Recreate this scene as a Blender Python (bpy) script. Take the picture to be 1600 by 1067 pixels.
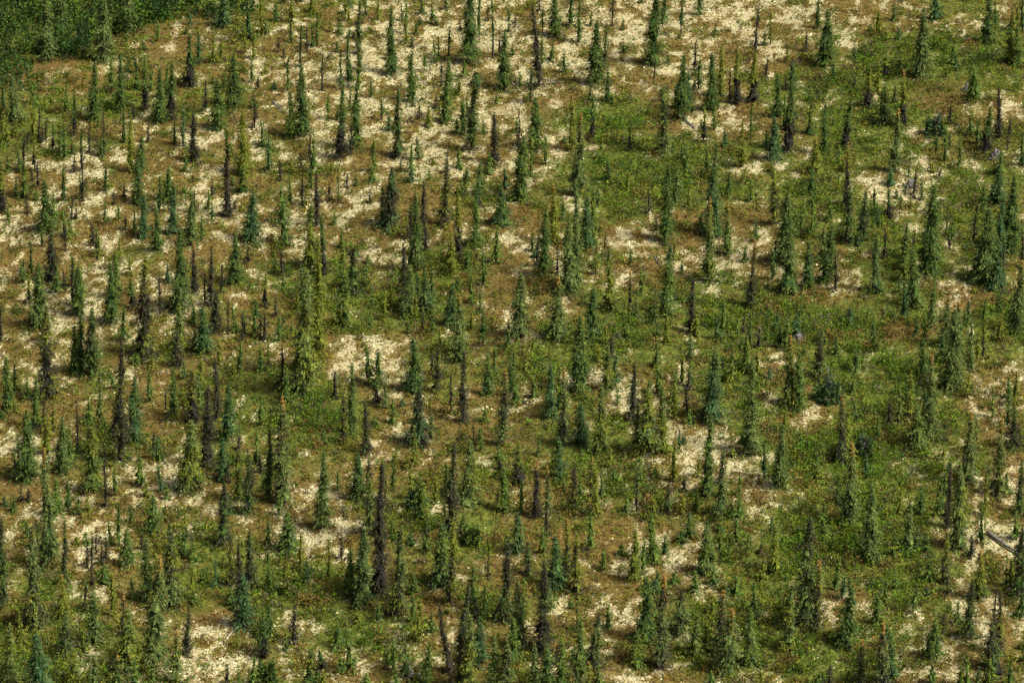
import bpy, math, random
import numpy as np

for o in list(bpy.data.objects):
    bpy.data.objects.remove(o)
SC = bpy.context.scene
COL = SC.collection

# ------------------------------------------------------------------ camera, sky, sun, exposure
CAM_D = 340.0
PITCH = math.radians(30.0)
CAM_LOC = (0.0, -CAM_D*math.cos(PITCH), CAM_D*math.sin(PITCH))
cam_data = bpy.data.cameras.new('camera')
cam_data.sensor_width = 36.0
cam_data.lens = 122.4
cam_data.clip_start = 1.0
cam_data.clip_end = 12000.0
cam = bpy.data.objects.new('camera', cam_data)
cam.location = CAM_LOC
cam.rotation_euler = (math.pi/2-PITCH, 0, 0)
COL.objects.link(cam)
SC.camera = cam

SUN_EL, SUN_AZ = math.radians(54), math.radians(108)      # azimuth clockwise from north: sun high on the right
world = bpy.data.worlds.new('World')
SC.world = world
world.use_nodes = True
wn = world.node_tree
wn.nodes.clear()
sky = wn.nodes.new('ShaderNodeTexSky')
sky.sky_type = 'NISHITA'
sky.sun_disc = False
sky.sun_elevation = SUN_EL
sky.sun_rotation = SUN_AZ
sky.air_density = 1.0
sky.dust_density = 9.0
sky.ozone_density = 0.6
wbg = wn.nodes.new('ShaderNodeBackground')
wbg.inputs['Strength'].default_value = 0.052
wout = wn.nodes.new('ShaderNodeOutputWorld')
wn.links.new(sky.outputs[0], wbg.inputs[0])
wn.links.new(wbg.outputs[0], wout.inputs[0])

sun_data = bpy.data.lights.new('sun', 'SUN')
sun_data.energy = 3.1
sun_data.angle = math.radians(16)
sun_data.color = (1.0, 0.975, 0.90)
sun = bpy.data.objects.new('sun', sun_data)
sdir = (math.sin(SUN_AZ)*math.cos(SUN_EL), math.cos(SUN_AZ)*math.cos(SUN_EL), math.sin(SUN_EL))
sun.rotation_euler = (math.pi/2-SUN_EL, 0, math.pi-SUN_AZ)
sun.location = (sdir[0]*300, sdir[1]*300, sdir[2]*300)
COL.objects.link(sun)

SC.view_settings.view_transform = 'Standard'
SC.view_settings.look = 'None'
SC.view_settings.gamma = 1.0
SC.view_settings.use_curve_mapping = False
SC.view_settings.exposure = 1.34

# ------------------------------------------------------------------ where things grow
# hillside spruces: east, north, height, crown width, lean of the tip (metres), kind, description
SPRUCES = [
 (-19.85, -10.41, 13.88, 2.05, 0.64, 'ey', 'towering slender grey-green spruce among green shrubs, leftmost of three grey-green ones, centre-left upper middle'),
 (24.98, -48.77, 11.23, 1.92, 0.07, 'egk', 'towering grey-green spruce with dark bare patches, right bottom edge'),
 (-36.32, -20.56, 12.84, 1.78, 0.87, 'kyv', 'towering slender blackish spruce flecked with yellow, rightmost of two, far-left lower middle'),
 (-30.08, -54.97, 11.09, 1.75, 1.1, 'eo', 'towering slender grey-green spruce with orange cone-laden tip, leftmost of two, left bottom edge'),
 (-11.52, -43.76, 13.25, 1.53, 0.52, 'k', 'towering very thin blackish spruce, the only large blackish one, centre-left lower part'),
 (-35.97, -1.56, 10.64, 2.18, 0.87, 'kyv', 'towering blackish spruce flecked with yellow among green shrubs, far-left upper middle'),
 (-18.69, -5.97, 14.84, 1.35, 0.41, 'y', 'towering very thin yellow-green spruce, rightmost of two yellow-green ones, centre-left upper middle'),
 (-40.7, -39.8, 12.21, 1.4, 0.47, 'ego', 'towering very thin grey-green spruce with orange cone-laden tip, far-left lower part'),
 (-40.8, -49.51, 10.4, 1.57, 0.58, 'eky', 'tall slender grey-green spruce with dark bare patches, leftmost of two, far-left bottom edge'),
 (-20.76, -29.08, 11.13, 1.59, 0.37, 'eok', 'towering slender grey-green spruce with orange cone-laden tip, left lower middle'),
 (42.16, 13.38, 10.0, 2.1, -0.2, 'g', 'tall dark green spruce, leftmost of three dark green ones, far-right upper middle'),
 (42.09, -8.82, 8.78, 2.14, -0.33, 'ev', 'tall broad conical grey-green spruce, third from left of four grey-green ones, far-right lower middle'),
 (47.44, 12.66, 8.38, 2.42, 0.15, 'ge', 'tall dark green spruce, second from left of three dark green ones, far-right upper middle'),
 (-44.37, -9.31, 10.0, 1.68, 0.59, 'ky', 'tall blackish spruce flecked with yellow, leftmost of two, far-left lower middle'),
 (-44.53, -24.73, 7.36, 2.05, 0.59, 'gv', 'mid-height dark green spruce, second from left of five dark green ones, far-left lower middle'),
 (-29.5, -26.02, 7.35, 2.04, 0.56, 'ey', 'mid-height grey-green spruce on pale lichen, leftmost of two grey-green ones, left lower middle'),
 (2.71, -52.38, 9.25, 1.42, -0.04, 'kg', 'tall slender blackish spruce flecked with green, rightmost of three, centre bottom edge'),
 (-9.91, -46.91, 8.85, 1.51, 0.49, 'eky', 'tall grey-green spruce with dark bare patches just right of bigger blackish one, centre-left bottom edge'),
 (-29.41, -45.71, 8.71, 1.55, 0.29, 'eky', 'tall grey-green spruce with dark bare patches, left lower part'),
 (39.56, -36.38, 8.86, 1.56, -0.43, 'ey', 'tall grey-green spruce on pale lichen, second from left of three grey-green ones, far-right lower part'),
 (6.46, -10.4, 8.04, 1.85, -0.08, 'gev', 'tall dark green spruce on pale lichen, the only large dark green one, centre lower middle'),
 (12.48, -54.0, 9.24, 1.29, 0.2, 'eok', 'tall slender grey-green spruce with orange cone-laden tip, leftmost of three, centre-right bottom edge'),
 (20.65, 22.3, 7.79, 2.15, -0.06, 'bgv', 'tall broad conical blue-green spruce, rightmost of two blue-green ones, centre-right upper part'),
 (21.84, -21.56, 10.08, 1.33, -0.05, 'eg', 'tall slender grey-green spruce, leftmost of two grey-green ones, right lower middle'),
 (-5.48, -34.8, 9.53, 1.31, 0.43, 'ke', 'tall slender blackish spruce flecked with green among green shrubs, centre lower part'),
 (12.47, -21.55, 6.87, 1.92, -0.06, 'ye', 'mid-height yellow-green spruce on pale lichen, second from left of three yellow-green ones, centre-right lower middle'),
 (-32.25, -56.08, 6.47, 1.74, 0.49, 'ey', 'mid-height grey-green spruce, rightmost of five grey-green ones, far-left bottom edge'),
 (-12.75, 23.64, 6.88, 2.32, 0.45, 'bkv', 'mid-height broad conical blue-green spruce with dark bare patches, centre-left upper part'),
 (51.04, 19.47, 8.67, 1.81, -0.13, 'g', 'tall dark green spruce, rightmost of three dark green ones, far-right upper part'),
 (-33.08, 6.87, 9.19, 1.59, 0.6, 'ge', 'tall dark green spruce, second from left of four dark green ones, left upper middle'),
 (-8.76, -19.31, 5.88, 2.23, 0.23, 'bkv', 'mid-height broad conical blue-green spruce with dark bare patches, centre-left lower middle'),
 (18.55, -16.17, 7.27, 1.8, 0.38, 'be', 'mid-height blue-green spruce, the only large blue-green one, centre-right lower middle'),
 (-4.48, -56.94, 10.29, 1.07, 0.93, 'ke', 'tall very thin blackish spruce flecked with green, leftmost of three, centre bottom edge'),
 (27.53, 15.54, 8.23, 1.79, 0.16, 'ge', 'tall dark green spruce, leftmost of four dark green ones, right upper middle'),
 (31.51, -38.9, 7.82, 1.48, -0.26, 'ev', 'tall grey-green spruce among green shrubs, rightmost of three grey-green ones, right lower part'),
 (45.97, 58.78, 8.45, 2.01, -0.23, 'ev', 'tall grey-green spruce among green shrubs, the only large grey-green one, far-right top edge'),
 (-6.26, -42.86, 6.46, 1.7, 0.27, 'mbv', 'mid-height broad conical mid-green spruce, leftmost of three mid-green ones, centre lower part'),
 (18.12, -54.48, 6.35, 1.64, 0.2, 'eo', 'mid-height grey-green spruce with orange cone-laden tip, rightmost of three, centre-right bottom edge'),
 (-38.21, -26.4, 7.34, 1.6, 0.37, 'gy', 'mid-height dark green spruce on pale lichen, rightmost of three dark green ones, far-left lower part'),
 (30.17, -33.27, 8.73, 1.29, -0.21, 'eo', 'tall slender grey-green spruce with orange cone-laden tip among green shrubs, right lower part'),
 (-0.75, -48.13, 8.51, 1.23, 0.48, 'keg', 'tall slender blackish spruce flecked with green, second from left of three, centre bottom edge'),
 (28.47, -51.13, 5.89, 1.77, 0.12, 'gev', 'mid-height broad conical dark green spruce, the only large dark green one, right bottom edge'),
 (-46.34, 64.04, 7.74, 2.27, 0.36, 'ev', 'tall broad conical grey-green spruce, fourth from left of five grey-green ones, far-left top edge'),
 (43.98, -44.02, 6.94, 1.53, -0.23, 'gk', 'mid-height dark green spruce with dark bare patches, leftmost of two, far-right lower part'),
 (-28.17, -22.24, 8.58, 1.36, 0.52, 'k', 'tall slender blackish spruce, second from left of three blackish ones, left lower middle'),
 (-4.41, 41.48, 9.55, 1.56, 0.57, 'gkqv', 'tall slender dark green spruce with clubbed top, centre top edge'),
 (11.31, -50.39, 6.55, 1.53, 0.08, 'g', 'mid-height dark green spruce, the only large dark green one, centre-right bottom edge'),
 (-3.9, -29.26, 6.28, 1.73, 0.18, 'ey', 'mid-height grey-green spruce, leftmost of two grey-green ones, centre lower part'),
 (-13.01, -44.98, 7.58, 1.33, 0.44, 'eb', 'mid-height grey-green spruce, second from left of three grey-green ones, centre-left lower part'),
 (38.85, -18.08, 9.49, 1.19, -0.27, 'eo', 'tall slender grey-green spruce with orange cone-laden tip, leftmost of two, far-right lower middle'),
 (-40.54, -5.06, 7.36, 1.62, 0.44, 'gk', 'mid-height dark green spruce with dark bare patches, far-left lower middle'),
 (-23.02, -48.38, 5.43, 1.81, 0.14, 'bv', 'mid-height broad conical blue-green spruce, the only large blue-green one, left bottom edge'),
 (-39.06, -59.6, 6.27, 1.85, 0.1, 'b', 'mid-height stout blue-green spruce, the only large blue-green one, far-left bottom edge'),
 (9.34, 58.55, 7.68, 1.98, 0.09, 'gv', 'tall broad conical dark green spruce, leftmost of four dark green ones, centre-right top edge'),
 (-46.85, 4.1, 7.03, 1.74, 0.56, 'ge', 'mid-height dark green spruce on pale lichen, leftmost of three dark green ones, far-left upper middle'),
 (0.62, 0.04, 6.95, 1.72, 0.3, 'e', 'mid-height grey-green spruce on pale lichen, second from left of five grey-green ones, centre upper middle'),
 (5.58, 8.51, 8.48, 1.44, 0.01, 'e', 'tall grey-green spruce, fourth from left of five grey-green ones, centre upper middle'),
 (-16.95, -33.18, 7.91, 1.29, 0.36, 'eg', 'tall slender grey-green spruce on pale lichen, leftmost of three grey-green ones, centre-left lower part'),
 (0.76, 29.82, 7.51, 1.77, 0.49, 'gm', 'mid-height dark green spruce, second from left of three dark green ones, centre upper part'),
 (6.56, 9.84, 11.88, 0.99, -0.35, 'e', 'towering very thin grey-green spruce, rightmost of five grey-green ones, centre upper middle'),
 (-22.78, 44.48, 8.64, 1.57, 0.17, 'g', 'tall dark green spruce on pale lichen, leftmost of four dark green ones, centre-left top edge'),
 (49.48, 2.01, 8.05, 1.41, 0.04, 'geo', 'tall dark green spruce with orange cone-laden tip, far-right upper middle'),
 (-35.3, -17.2, 6.95, 1.5, 0.38, 'bg', 'mid-height blue-green spruce, the only large blue-green one, far-left lower middle'),
 (-5.36, -45.41, 9.84, 0.91, 0.47, 'yk', 'tall very thin yellow-green spruce with dark bare patches, leftmost of two, centre lower part'),
 (16.49, 41.13, 8.22, 1.59, -0.27, 'eykq', 'tall grey-green spruce with clubbed top among green shrubs, centre-right upper part'),
 (-4.92, 64.54, 10.12, 1.82, 0.33, 'g', 'tall dark green spruce on pale lichen, leftmost of four dark green ones, centre top edge'),
 (-3.73, -57.85, 7.74, 1.2, 0.31, 'ey', 'tall slender grey-green spruce, leftmost of five grey-green ones, centre bottom edge'),
 (-43.97, -46.12, 9.02, 0.96, 0.66, 'gk', 'tall very thin dark green spruce with dark bare patches, leftmost of two, far-left lower part'),
 (-9.88, 14.33, 8.76, 1.3, 0.28, 'ge', 'tall slender dark green spruce, rightmost of four dark green ones, centre-left upper middle'),
 (15.71, 20.8, 8.86, 1.32, 0.21, 'g', 'tall slender dark green spruce, the only large dark green one, centre-right upper part'),
 (-12.59, -34.88, 8.04, 1.14, 0.02, 'eyk', 'tall slender grey-green spruce with dark bare patches, centre-left lower part'),
 (44.09, -27.24, 8.17, 1.16, -0.07, 'eoyk', 'tall slender grey-green spruce with orange cone-laden tip on pale lichen, far-right lower part'),
 (6.92, 31.29, 9.58, 1.27, 0.24, 'eo', 'tall slender grey-green spruce with orange cone-laden tip, centre upper part'),
 (-16.62, 3.16, 9.13, 1.18, 0.22, 'gy', 'tall slender dark green spruce, second from left of four dark green ones, centre-left upper middle'),
 (3.83, -43.14, 5.64, 1.56, -0.1, 'bm', 'mid-height blue-green spruce, second from left of three blue-green ones, centre lower part'),
 (4.37, -0.42, 6.77, 1.56, 0.11, 'eo', 'mid-height grey-green spruce with orange cone-laden tip among green shrubs, rightmost of two, centre upper middle'),
 (17.61, -28.36, 8.47, 1.1, 0.19, 'gm', 'tall slender dark green spruce, leftmost of two dark green ones, centre-right lower part'),
 (0.68, -51.69, 6.69, 1.25, -0.21, 'gek', 'mid-height dark green spruce with dark bare patches, centre bottom edge'),
 (18.67, -31.62, 6.75, 1.29, 0.08, 'gek', 'mid-height dark green spruce with dark bare patches, centre-right lower part'),
 (19.66, 12.37, 9.27, 1.13, 0.06, 'eyo', 'tall slender grey-green spruce with orange cone-laden tip, leftmost of two, centre-right upper middle'),
 (16.96, -40.4, 4.84, 1.71, 0.0, 'mev', 'mid-height broad conical mid-green spruce on pale lichen, rightmost of two mid-green ones, centre-right lower part'),
 (15.25, 4.72, 7.72, 1.3, 0.22, 'mb', 'tall mid-green spruce, the only large mid-green one, centre-right upper middle'),
 (29.76, 40.94, 8.4, 1.38, 0.09, 'gd', 'tall slender dark green spruce with blackish lower half, leftmost of two, right upper part'),
 (-9.3, -9.39, 5.63, 1.68, 0.0, 'gb', 'mid-height stout dark green spruce, rightmost of two dark green ones, centre-left lower middle'),
 (26.17, -12.45, 7.68, 1.21, -0.16, 'eyo', 'tall slender grey-green spruce with orange cone-laden tip, right lower middle'),
 (35.57, 63.23, 6.95, 1.82, -0.04, 'g', 'mid-height dark green spruce, rightmost of two dark green ones, right top edge'),
 (40.23, -55.48, 4.71, 1.61, -0.32, 'gk', 'short stout dark green spruce with dark bare patches, rightmost of two, far-right bottom edge'),
 (27.64, 9.83, 6.91, 1.44, -0.04, 'ge', 'mid-height dark green spruce, second from left of four dark green ones, right upper middle'),
 (-25.74, -35.4, 6.39, 1.28, 0.48, 'gk', 'mid-height dark green spruce with dark bare patches, leftmost of two, left lower part'),
 (-48.18, 22.75, 5.76, 1.82, 0.3, 'gv', 'mid-height broad conical dark green spruce, leftmost of three dark green ones, far-left upper part'),
 (-26.84, 21.06, 5.75, 1.81, 0.38, 'bv', 'mid-height broad conical blue-green spruce, rightmost of two blue-green ones, left upper part'),
 (30.86, -57.77, 6.78, 1.2, -0.29, 'eok', 'mid-height grey-green spruce with orange cone-laden tip, far-right bottom edge'),
 (15.97, 63.19, 10.28, 1.54, 0.24, 'g', 'tall slender dark green spruce, second from left of four dark green ones, centre-right top edge'),
 (-0.89, -19.46, 8.09, 1.07, 0.3, 'eok', 'tall slender grey-green spruce with orange cone-laden tip, leftmost of two, centre lower middle'),
 (41.77, -25.22, 7.52, 1.11, -0.28, 'eo', 'mid-height slender grey-green spruce with orange cone-laden tip, rightmost of two, far-right lower middle'),
 (-41.83, -58.1, 6.12, 1.2, 0.51, 'ey', 'mid-height grey-green spruce, leftmost of five grey-green ones, far-left bottom edge'),
 (-46.52, 13.01, 6.04, 1.62, 0.4, 'kg', 'mid-height blackish spruce flecked with green, far-left upper middle'),
 (37.6, -19.47, 5.2, 1.63, -0.23, 'em', 'mid-height stout grey-green spruce on pale lichen, leftmost of four grey-green ones, far-right lower middle'),
 (-7.29, 48.58, 7.94, 1.41, 0.42, 'mgv', 'tall mid-green spruce on pale lichen, the only large mid-green one, centre top edge'),
 (24.25, -27.33, 6.46, 1.25, 0.04, 'eg', 'mid-height grey-green spruce, leftmost of three grey-green ones, right lower part'),
 (-12.3, 39.6, 8.2, 1.29, 0.22, 'gk', 'tall slender dark green spruce with dark bare patches on pale lichen, centre-left upper part'),
 (-30.59, 51.76, 6.24, 1.77, 0.07, 'gv', 'mid-height broad conical dark green spruce, rightmost of five dark green ones, left top edge'),
 (-28.65, 35.88, 7.59, 1.36, 0.21, 'y', 'mid-height yellow-green spruce, the only large yellow-green one, left upper part'),
 (2.43, 42.83, 6.16, 1.73, 0.07, 'gm', 'mid-height dark green spruce, rightmost of three dark green ones, centre upper part'),
 (-31.58, -45.22, 6.6, 1.11, 0.35, 'ge', 'mid-height dark green spruce, the only large dark green one, left bottom edge'),
 (18.46, 49.04, 7.94, 1.37, 0.24, 'g', 'tall dark green spruce, third from left of four dark green ones, centre-right top edge'),
 (14.36, -49.18, 4.45, 1.61, -0.04, 'ek', 'short stout grey-green spruce with dark bare patches, centre-right bottom edge'),
 (-19.84, -36.59, 4.04, 1.87, 0.06, 'mbv', 'short broad conical mid-green spruce on pale lichen, rightmost of two mid-green ones, left lower part'),
 (-26.55, -17.9, 6.07, 1.34, 0.4, 'gb', 'mid-height dark green spruce, rightmost of two dark green ones, left lower middle'),
 (-0.9, 57.81, 7.29, 1.53, 0.1, 'gv', 'mid-height dark green spruce, third from left of four dark green ones, centre top edge'),
 (17.51, -51.86, 6.38, 1.09, 0.21, 'eok', 'mid-height grey-green spruce with orange cone-laden tip, second from left of three, centre-right bottom edge'),
 (3.14, 12.51, 7.46, 1.22, 0.21, 'g', 'mid-height slender dark green spruce, the only large dark green one, centre upper middle'),
 (3.09, 58.63, 9.83, 1.11, -0.87, 'k', 'tall very thin blackish spruce on pale lichen, the only large blackish one, centre top edge'),
 (38.66, -50.94, 5.88, 1.17, 0.09, 'gk', 'mid-height dark green spruce with dark bare patches, leftmost of two, far-right bottom edge'),
 (-18.46, 38.94, 9.03, 1.12, 0.56, 'gd', 'tall slender dark green spruce with blackish lower half, centre-left upper part'),
 (-29.94, -1.81, 5.0, 1.71, 0.07, 'gb', 'mid-height stout dark green spruce, third from left of four dark green ones, left upper middle'),
 (-6.96, 23.92, 7.07, 1.33, 0.23, 'kyv', 'mid-height blackish spruce flecked with yellow, centre upper part'),
 (39.82, 6.79, 6.87, 1.27, -0.4, 'me', 'mid-height mid-green spruce, the only large mid-green one, far-right upper middle'),
 (6.73, -54.5, 5.37, 1.24, 0.54, 'ek', 'mid-height grey-green spruce leaning right, centre-right bottom edge'),
 (-39.68, 4.41, 6.67, 1.3, 0.38, 'g', 'mid-height dark green spruce, rightmost of three dark green ones, far-left upper middle'),
 (31.66, 12.17, 6.39, 1.39, 0.27, 'g', 'mid-height dark green spruce, rightmost of four dark green ones, right upper middle'),
 (8.14, -20.76, 7.4, 1.04, -0.02, 'ey', 'mid-height slender grey-green spruce among green shrubs, leftmost of two grey-green ones, centre-right lower middle'),
 (-27.94, 12.01, 5.48, 1.61, 0.3, 'gv', 'mid-height broad conical dark green spruce, rightmost of four dark green ones, left upper middle'),
 (-35.36, -51.86, 5.38, 1.22, 0.19, 'eg', 'mid-height grey-green spruce, fourth from left of five grey-green ones, far-left bottom edge'),
 (-5.12, -2.55, 6.58, 1.24, 0.05, 'eo', 'mid-height grey-green spruce with orange cone-laden tip, leftmost of two, centre upper middle'),
 (-16.81, 40.87, 7.83, 1.24, 0.26, 'gm', 'tall slender dark green spruce, second from left of three dark green ones, centre-left upper part'),
 (4.75, -19.7, 8.43, 0.89, 0.01, 'eok', 'tall very thin grey-green spruce with orange cone-laden tip, rightmost of two, centre lower middle'),
 (5.6, -57.8, 7.09, 0.96, 0.06, 'em', 'mid-height slender grey-green spruce, rightmost of five grey-green ones, centre bottom edge'),
 (-13.9, -28.73, 4.94, 1.45, 0.04, 'gbv', 'mid-height broad conical dark green spruce, the only large dark green one, centre-left lower part'),
 (-52.87, 65.05, 10.03, 1.37, 0.22, 'e', 'tall slender grey-green spruce, second from left of five grey-green ones, far-left top edge'),
 (-45.65, 47.25, 6.95, 1.4, 0.42, 'gv', 'mid-height dark green spruce, leftmost of two dark green ones, far-left top edge'),
 (20.12, -53.61, 5.71, 1.11, -0.2, 'em', 'mid-height grey-green spruce, leftmost of four grey-green ones, right bottom edge'),
 (-47.81, -11.66, 5.62, 1.34, 0.18, 'gv', 'mid-height dark green spruce, leftmost of five dark green ones, far-left lower middle'),
 (-20.55, 15.46, 7.33, 1.14, 0.37, 'yg', 'mid-height slender yellow-green spruce, leftmost of two yellow-green ones, centre-left upper middle'),
 (34.55, 19.95, 6.47, 1.31, -0.23, 'gk', 'mid-height dark green spruce with dark bare patches, leftmost of two, right upper part'),
 (-37.54, -54.09, 4.55, 1.35, 0.23, 'egk', 'short stout grey-green spruce with dark bare patches, rightmost of two, far-left bottom edge'),
 (-13.61, 60.31, 8.48, 1.17, 0.15, 'g', 'tall slender dark green spruce, third from left of four dark green ones, centre-left top edge'),
 (-32.22, 46.34, 5.99, 1.57, 0.34, 'gv', 'mid-height dark green spruce, fourth from left of five dark green ones, left top edge'),
 (40.77, 36.07, 7.49, 1.19, 0.01, 'eo', 'mid-height slender grey-green spruce with orange cone-laden tip, far-right upper part'),
 (7.8, -0.42, 5.71, 1.34, 0.09, 'gb', 'mid-height dark green spruce, the only large dark green one, centre-right upper middle'),
 (5.57, -43.13, 5.98, 1.06, 0.01, 'yk', 'mid-height yellow-green spruce with dark bare patches, rightmost of two, centre lower part'),
 (-23.7, -30.69, 6.61, 1.01, 0.18, 'gk', 'mid-height slender dark green spruce with dark bare patches, rightmost of two, left lower part'),
 (-10.14, 5.52, 5.42, 1.43, 0.08, 'eg', 'mid-height grey-green spruce, second from left of three grey-green ones, centre-left upper middle'),
 (48.66, 10.83, 3.66, 2.17, -0.09, 'bgv', 'short broad conical blue-green spruce, leftmost of two blue-green ones, far-right upper middle'),
 (-4.58, -15.06, 7.82, 0.9, 0.13, 'ke', 'tall very thin blackish spruce flecked with green, centre lower middle'),
 (23.48, -51.73, 5.72, 1.03, -0.03, 'ey', 'mid-height grey-green spruce among green shrubs, second from left of four grey-green ones, right bottom edge'),
 (-1.16, 23.65, 4.1, 1.99, 0.09, 'gbv', 'short broad conical dark green spruce, leftmost of three dark green ones, centre upper part'),
 (-32.55, -1.4, 5.18, 1.4, 0.4, 'ey', 'mid-height grey-green spruce, the only large grey-green one, left upper middle'),
 (-2.83, -54.11, 4.73, 1.21, 0.16, 'b', 'short blue-green spruce, the only large blue-green one, centre bottom edge'),
 (6.38, -19.41, 4.5, 1.48, 0.03, 'bv', 'short broad conical blue-green spruce among green shrubs, rightmost of two blue-green ones, centre lower middle'),
 (46.51, -19.33, 4.51, 1.49, -0.18, 'gk', 'short stout dark green spruce with dark bare patches, far-right lower middle'),
 (30.31, -22.8, 7.37, 0.88, -0.28, 'keo', 'mid-height slender blackish spruce with orange cone-laden tip among green shrubs, right lower middle'),
 (49.63, 17.35, 7.55, 1.01, -0.04, 'b', 'mid-height slender blue-green spruce, rightmost of two blue-green ones, far-right upper middle'),
 (21.99, 51.07, 7.01, 1.24, -0.11, 'g', 'mid-height dark green spruce on pale lichen, rightmost of four dark green ones, centre-right top edge'),
 (-15.97, 10.52, 5.11, 1.44, 0.2, 'gkq', 'mid-height dark green spruce with clubbed top, centre-left upper middle'),
 (27.04, -12.95, 6.29, 1.06, -0.18, 'mg', 'mid-height mid-green spruce on pale lichen, the only large mid-green one, right lower middle'),
 (-22.9, -41.93, 5.99, 0.98, 0.23, 'ke', 'mid-height slender blackish spruce flecked with green, left lower part'),
 (7.53, 18.89, 6.09, 1.24, 0.1, 'bg', 'mid-height blue-green spruce, leftmost of two blue-green ones, centre-right upper part'),
 (0.42, -37.52, 4.2, 1.41, 0.07, 'be', 'short stout blue-green spruce, leftmost of three blue-green ones, centre lower part'),
 (35.51, -53.79, 4.08, 1.35, -0.11, 'mgv', 'short broad conical mid-green spruce on pale lichen, the only large mid-green one, far-right bottom edge'),
 (35.9, 20.32, 5.74, 1.31, 0.12, 'gk', 'mid-height dark green spruce with dark bare patches, rightmost of two, right upper part'),
 (25.95, -49.37, 7.2, 0.76, 0.02, 'yok', 'mid-height very thin yellow-green spruce with orange cone-laden tip on pale lichen, right bottom edge'),
 (12.41, -38.44, 5.03, 1.16, -0.24, 'm', 'mid-height mid-green spruce, leftmost of two mid-green ones, centre-right lower part'),
 (-5.6, 15.45, 8.95, 0.81, 0.23, 'yd', 'tall very thin yellow-green spruce with blackish lower half, centre upper part'),
 (27.28, 24.12, 6.51, 1.16, -0.49, 'yk', 'mid-height yellow-green spruce with dark bare patches, right upper part'),
 (-41.43, -23.15, 6.02, 1.03, 0.46, 'ge', 'mid-height dark green spruce, third from left of five dark green ones, far-left lower middle'),
 (4.75, -41.64, 6.48, 0.87, 0.02, 'yok', 'mid-height slender yellow-green spruce with orange cone-laden tip, centre lower part'),
 (-0.47, -58.03, 5.18, 1.2, 0.07, 'ek', 'mid-height grey-green spruce with dark bare patches, centre bottom edge'),
 (-37.39, 48.47, 7.17, 1.14, 0.44, 'gd', 'mid-height slender dark green spruce with blackish lower half, leftmost of two, left top edge'),
 (9.65, 5.34, 7.2, 0.95, -0.18, 'ye', 'mid-height slender yellow-green spruce, the only large yellow-green one, centre-right upper middle'),
 (50.86, 29.17, 4.52, 1.68, 0.02, 'gb', 'short stout dark green spruce, second from left of three dark green ones, far-right upper part'),
 (-14.07, -44.13, 4.81, 1.14, 0.18, 'mg', 'mid-height mid-green spruce, leftmost of two mid-green ones, centre-left bottom edge'),
 (-41.61, -4.46, 6.75, 0.96, 0.26, 'g', 'mid-height slender dark green spruce, fourth from left of five dark green ones, far-left lower middle'),
 (10.78, -41.06, 5.17, 1.06, -0.09, 'ym', 'mid-height yellow-green spruce, rightmost of two yellow-green ones, centre-right lower part'),
 (-22.03, -28.47, 7.64, 0.75, 0.34, 'g', 'tall very thin dark green spruce, rightmost of three dark green ones, left lower part'),
 (56.26, 61.65, 6.52, 1.26, -0.2, 'yg', 'mid-height yellow-green spruce, rightmost of two yellow-green ones, far-right top edge'),
 (-30.13, -14.36, 5.77, 1.05, 0.34, 'ykd', 'mid-height yellow-green spruce with blackish lower half, left lower middle'),
 (-1.47, -57.56, 5.18, 1.07, 0.01, 'em', 'mid-height grey-green spruce, second from left of five grey-green ones, centre bottom edge'),
 (-5.24, -55.27, 7.13, 0.7, -0.86, 'k', 'mid-height very thin blackish spruce leaning left just left of bigger blackish one, centre bottom edge'),
 (2.86, -58.01, 4.69, 1.23, 0.04, 'mb', 'short mid-green spruce, second from left of three mid-green ones, centre bottom edge'),
 (4.18, 19.6, 7.01, 0.98, 0.04, 'yo', 'mid-height slender yellow-green spruce with orange cone-laden tip, leftmost of two, centre upper part'),
 (40.35, -44.72, 4.97, 1.05, -0.13, 'ygo', 'mid-height yellow-green spruce with orange cone-laden tip, far-right bottom edge'),
 (-29.12, 1.92, 4.49, 1.41, 0.27, 'kg', 'short stout blackish spruce flecked with green just behind bigger dark green one, left upper middle'),
 (-9.02, 17.87, 8.27, 0.82, 0.14, 'k', 'tall very thin blackish spruce, rightmost of two blackish ones, centre-left upper part'),
 (-54.51, 47.43, 5.42, 1.4, 0.21, 'e', 'mid-height grey-green spruce, leftmost of five grey-green ones, far-left top edge'),
 (-43.15, 6.07, 5.79, 1.11, 0.49, 'g', 'mid-height dark green spruce, second from left of three dark green ones, far-left upper middle'),
 (-27.99, -57.42, 5.17, 0.93, 0.32, 'eyo', 'mid-height grey-green spruce with orange cone-laden tip, rightmost of two, left bottom edge'),
 (11.32, -15.64, 6.25, 0.93, 0.04, 'kb', 'mid-height slender blackish spruce flecked with green, centre-right lower middle'),
 (31.64, -56.51, 5.03, 0.96, -0.34, 'gb', 'mid-height dark green spruce, leftmost of three dark green ones, far-right bottom edge'),
 (4.32, -25.09, 4.63, 1.2, -0.1, 'bg', 'short blue-green spruce, rightmost of three blue-green ones, centre lower part'),
 (-38.61, 47.45, 6.58, 1.14, 0.42, 'g', 'mid-height dark green spruce on pale lichen, leftmost of five dark green ones, left top edge'),
 (-52.53, 74.38, 5.69, 1.86, 0.46, 'eg', 'mid-height stout grey-green spruce, third from left of five grey-green ones, far-left top edge'),
 (-32.09, -32.91, 3.74, 1.43, 0.12, 'mbv', 'short broad conical mid-green spruce, leftmost of two mid-green ones, left lower part'),
 (3.68, -14.95, 5.75, 0.99, -0.11, 'b', 'mid-height blue-green spruce, leftmost of two blue-green ones, centre lower middle'),
 (-34.11, 38.18, 5.53, 1.29, 0.25, 'kv', 'mid-height blackish spruce, leftmost of two blackish ones, left upper part'),
 (-32.86, 19.29, 5.73, 1.15, 0.35, 'e', 'mid-height grey-green spruce, the only large grey-green one, left upper part'),
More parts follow.
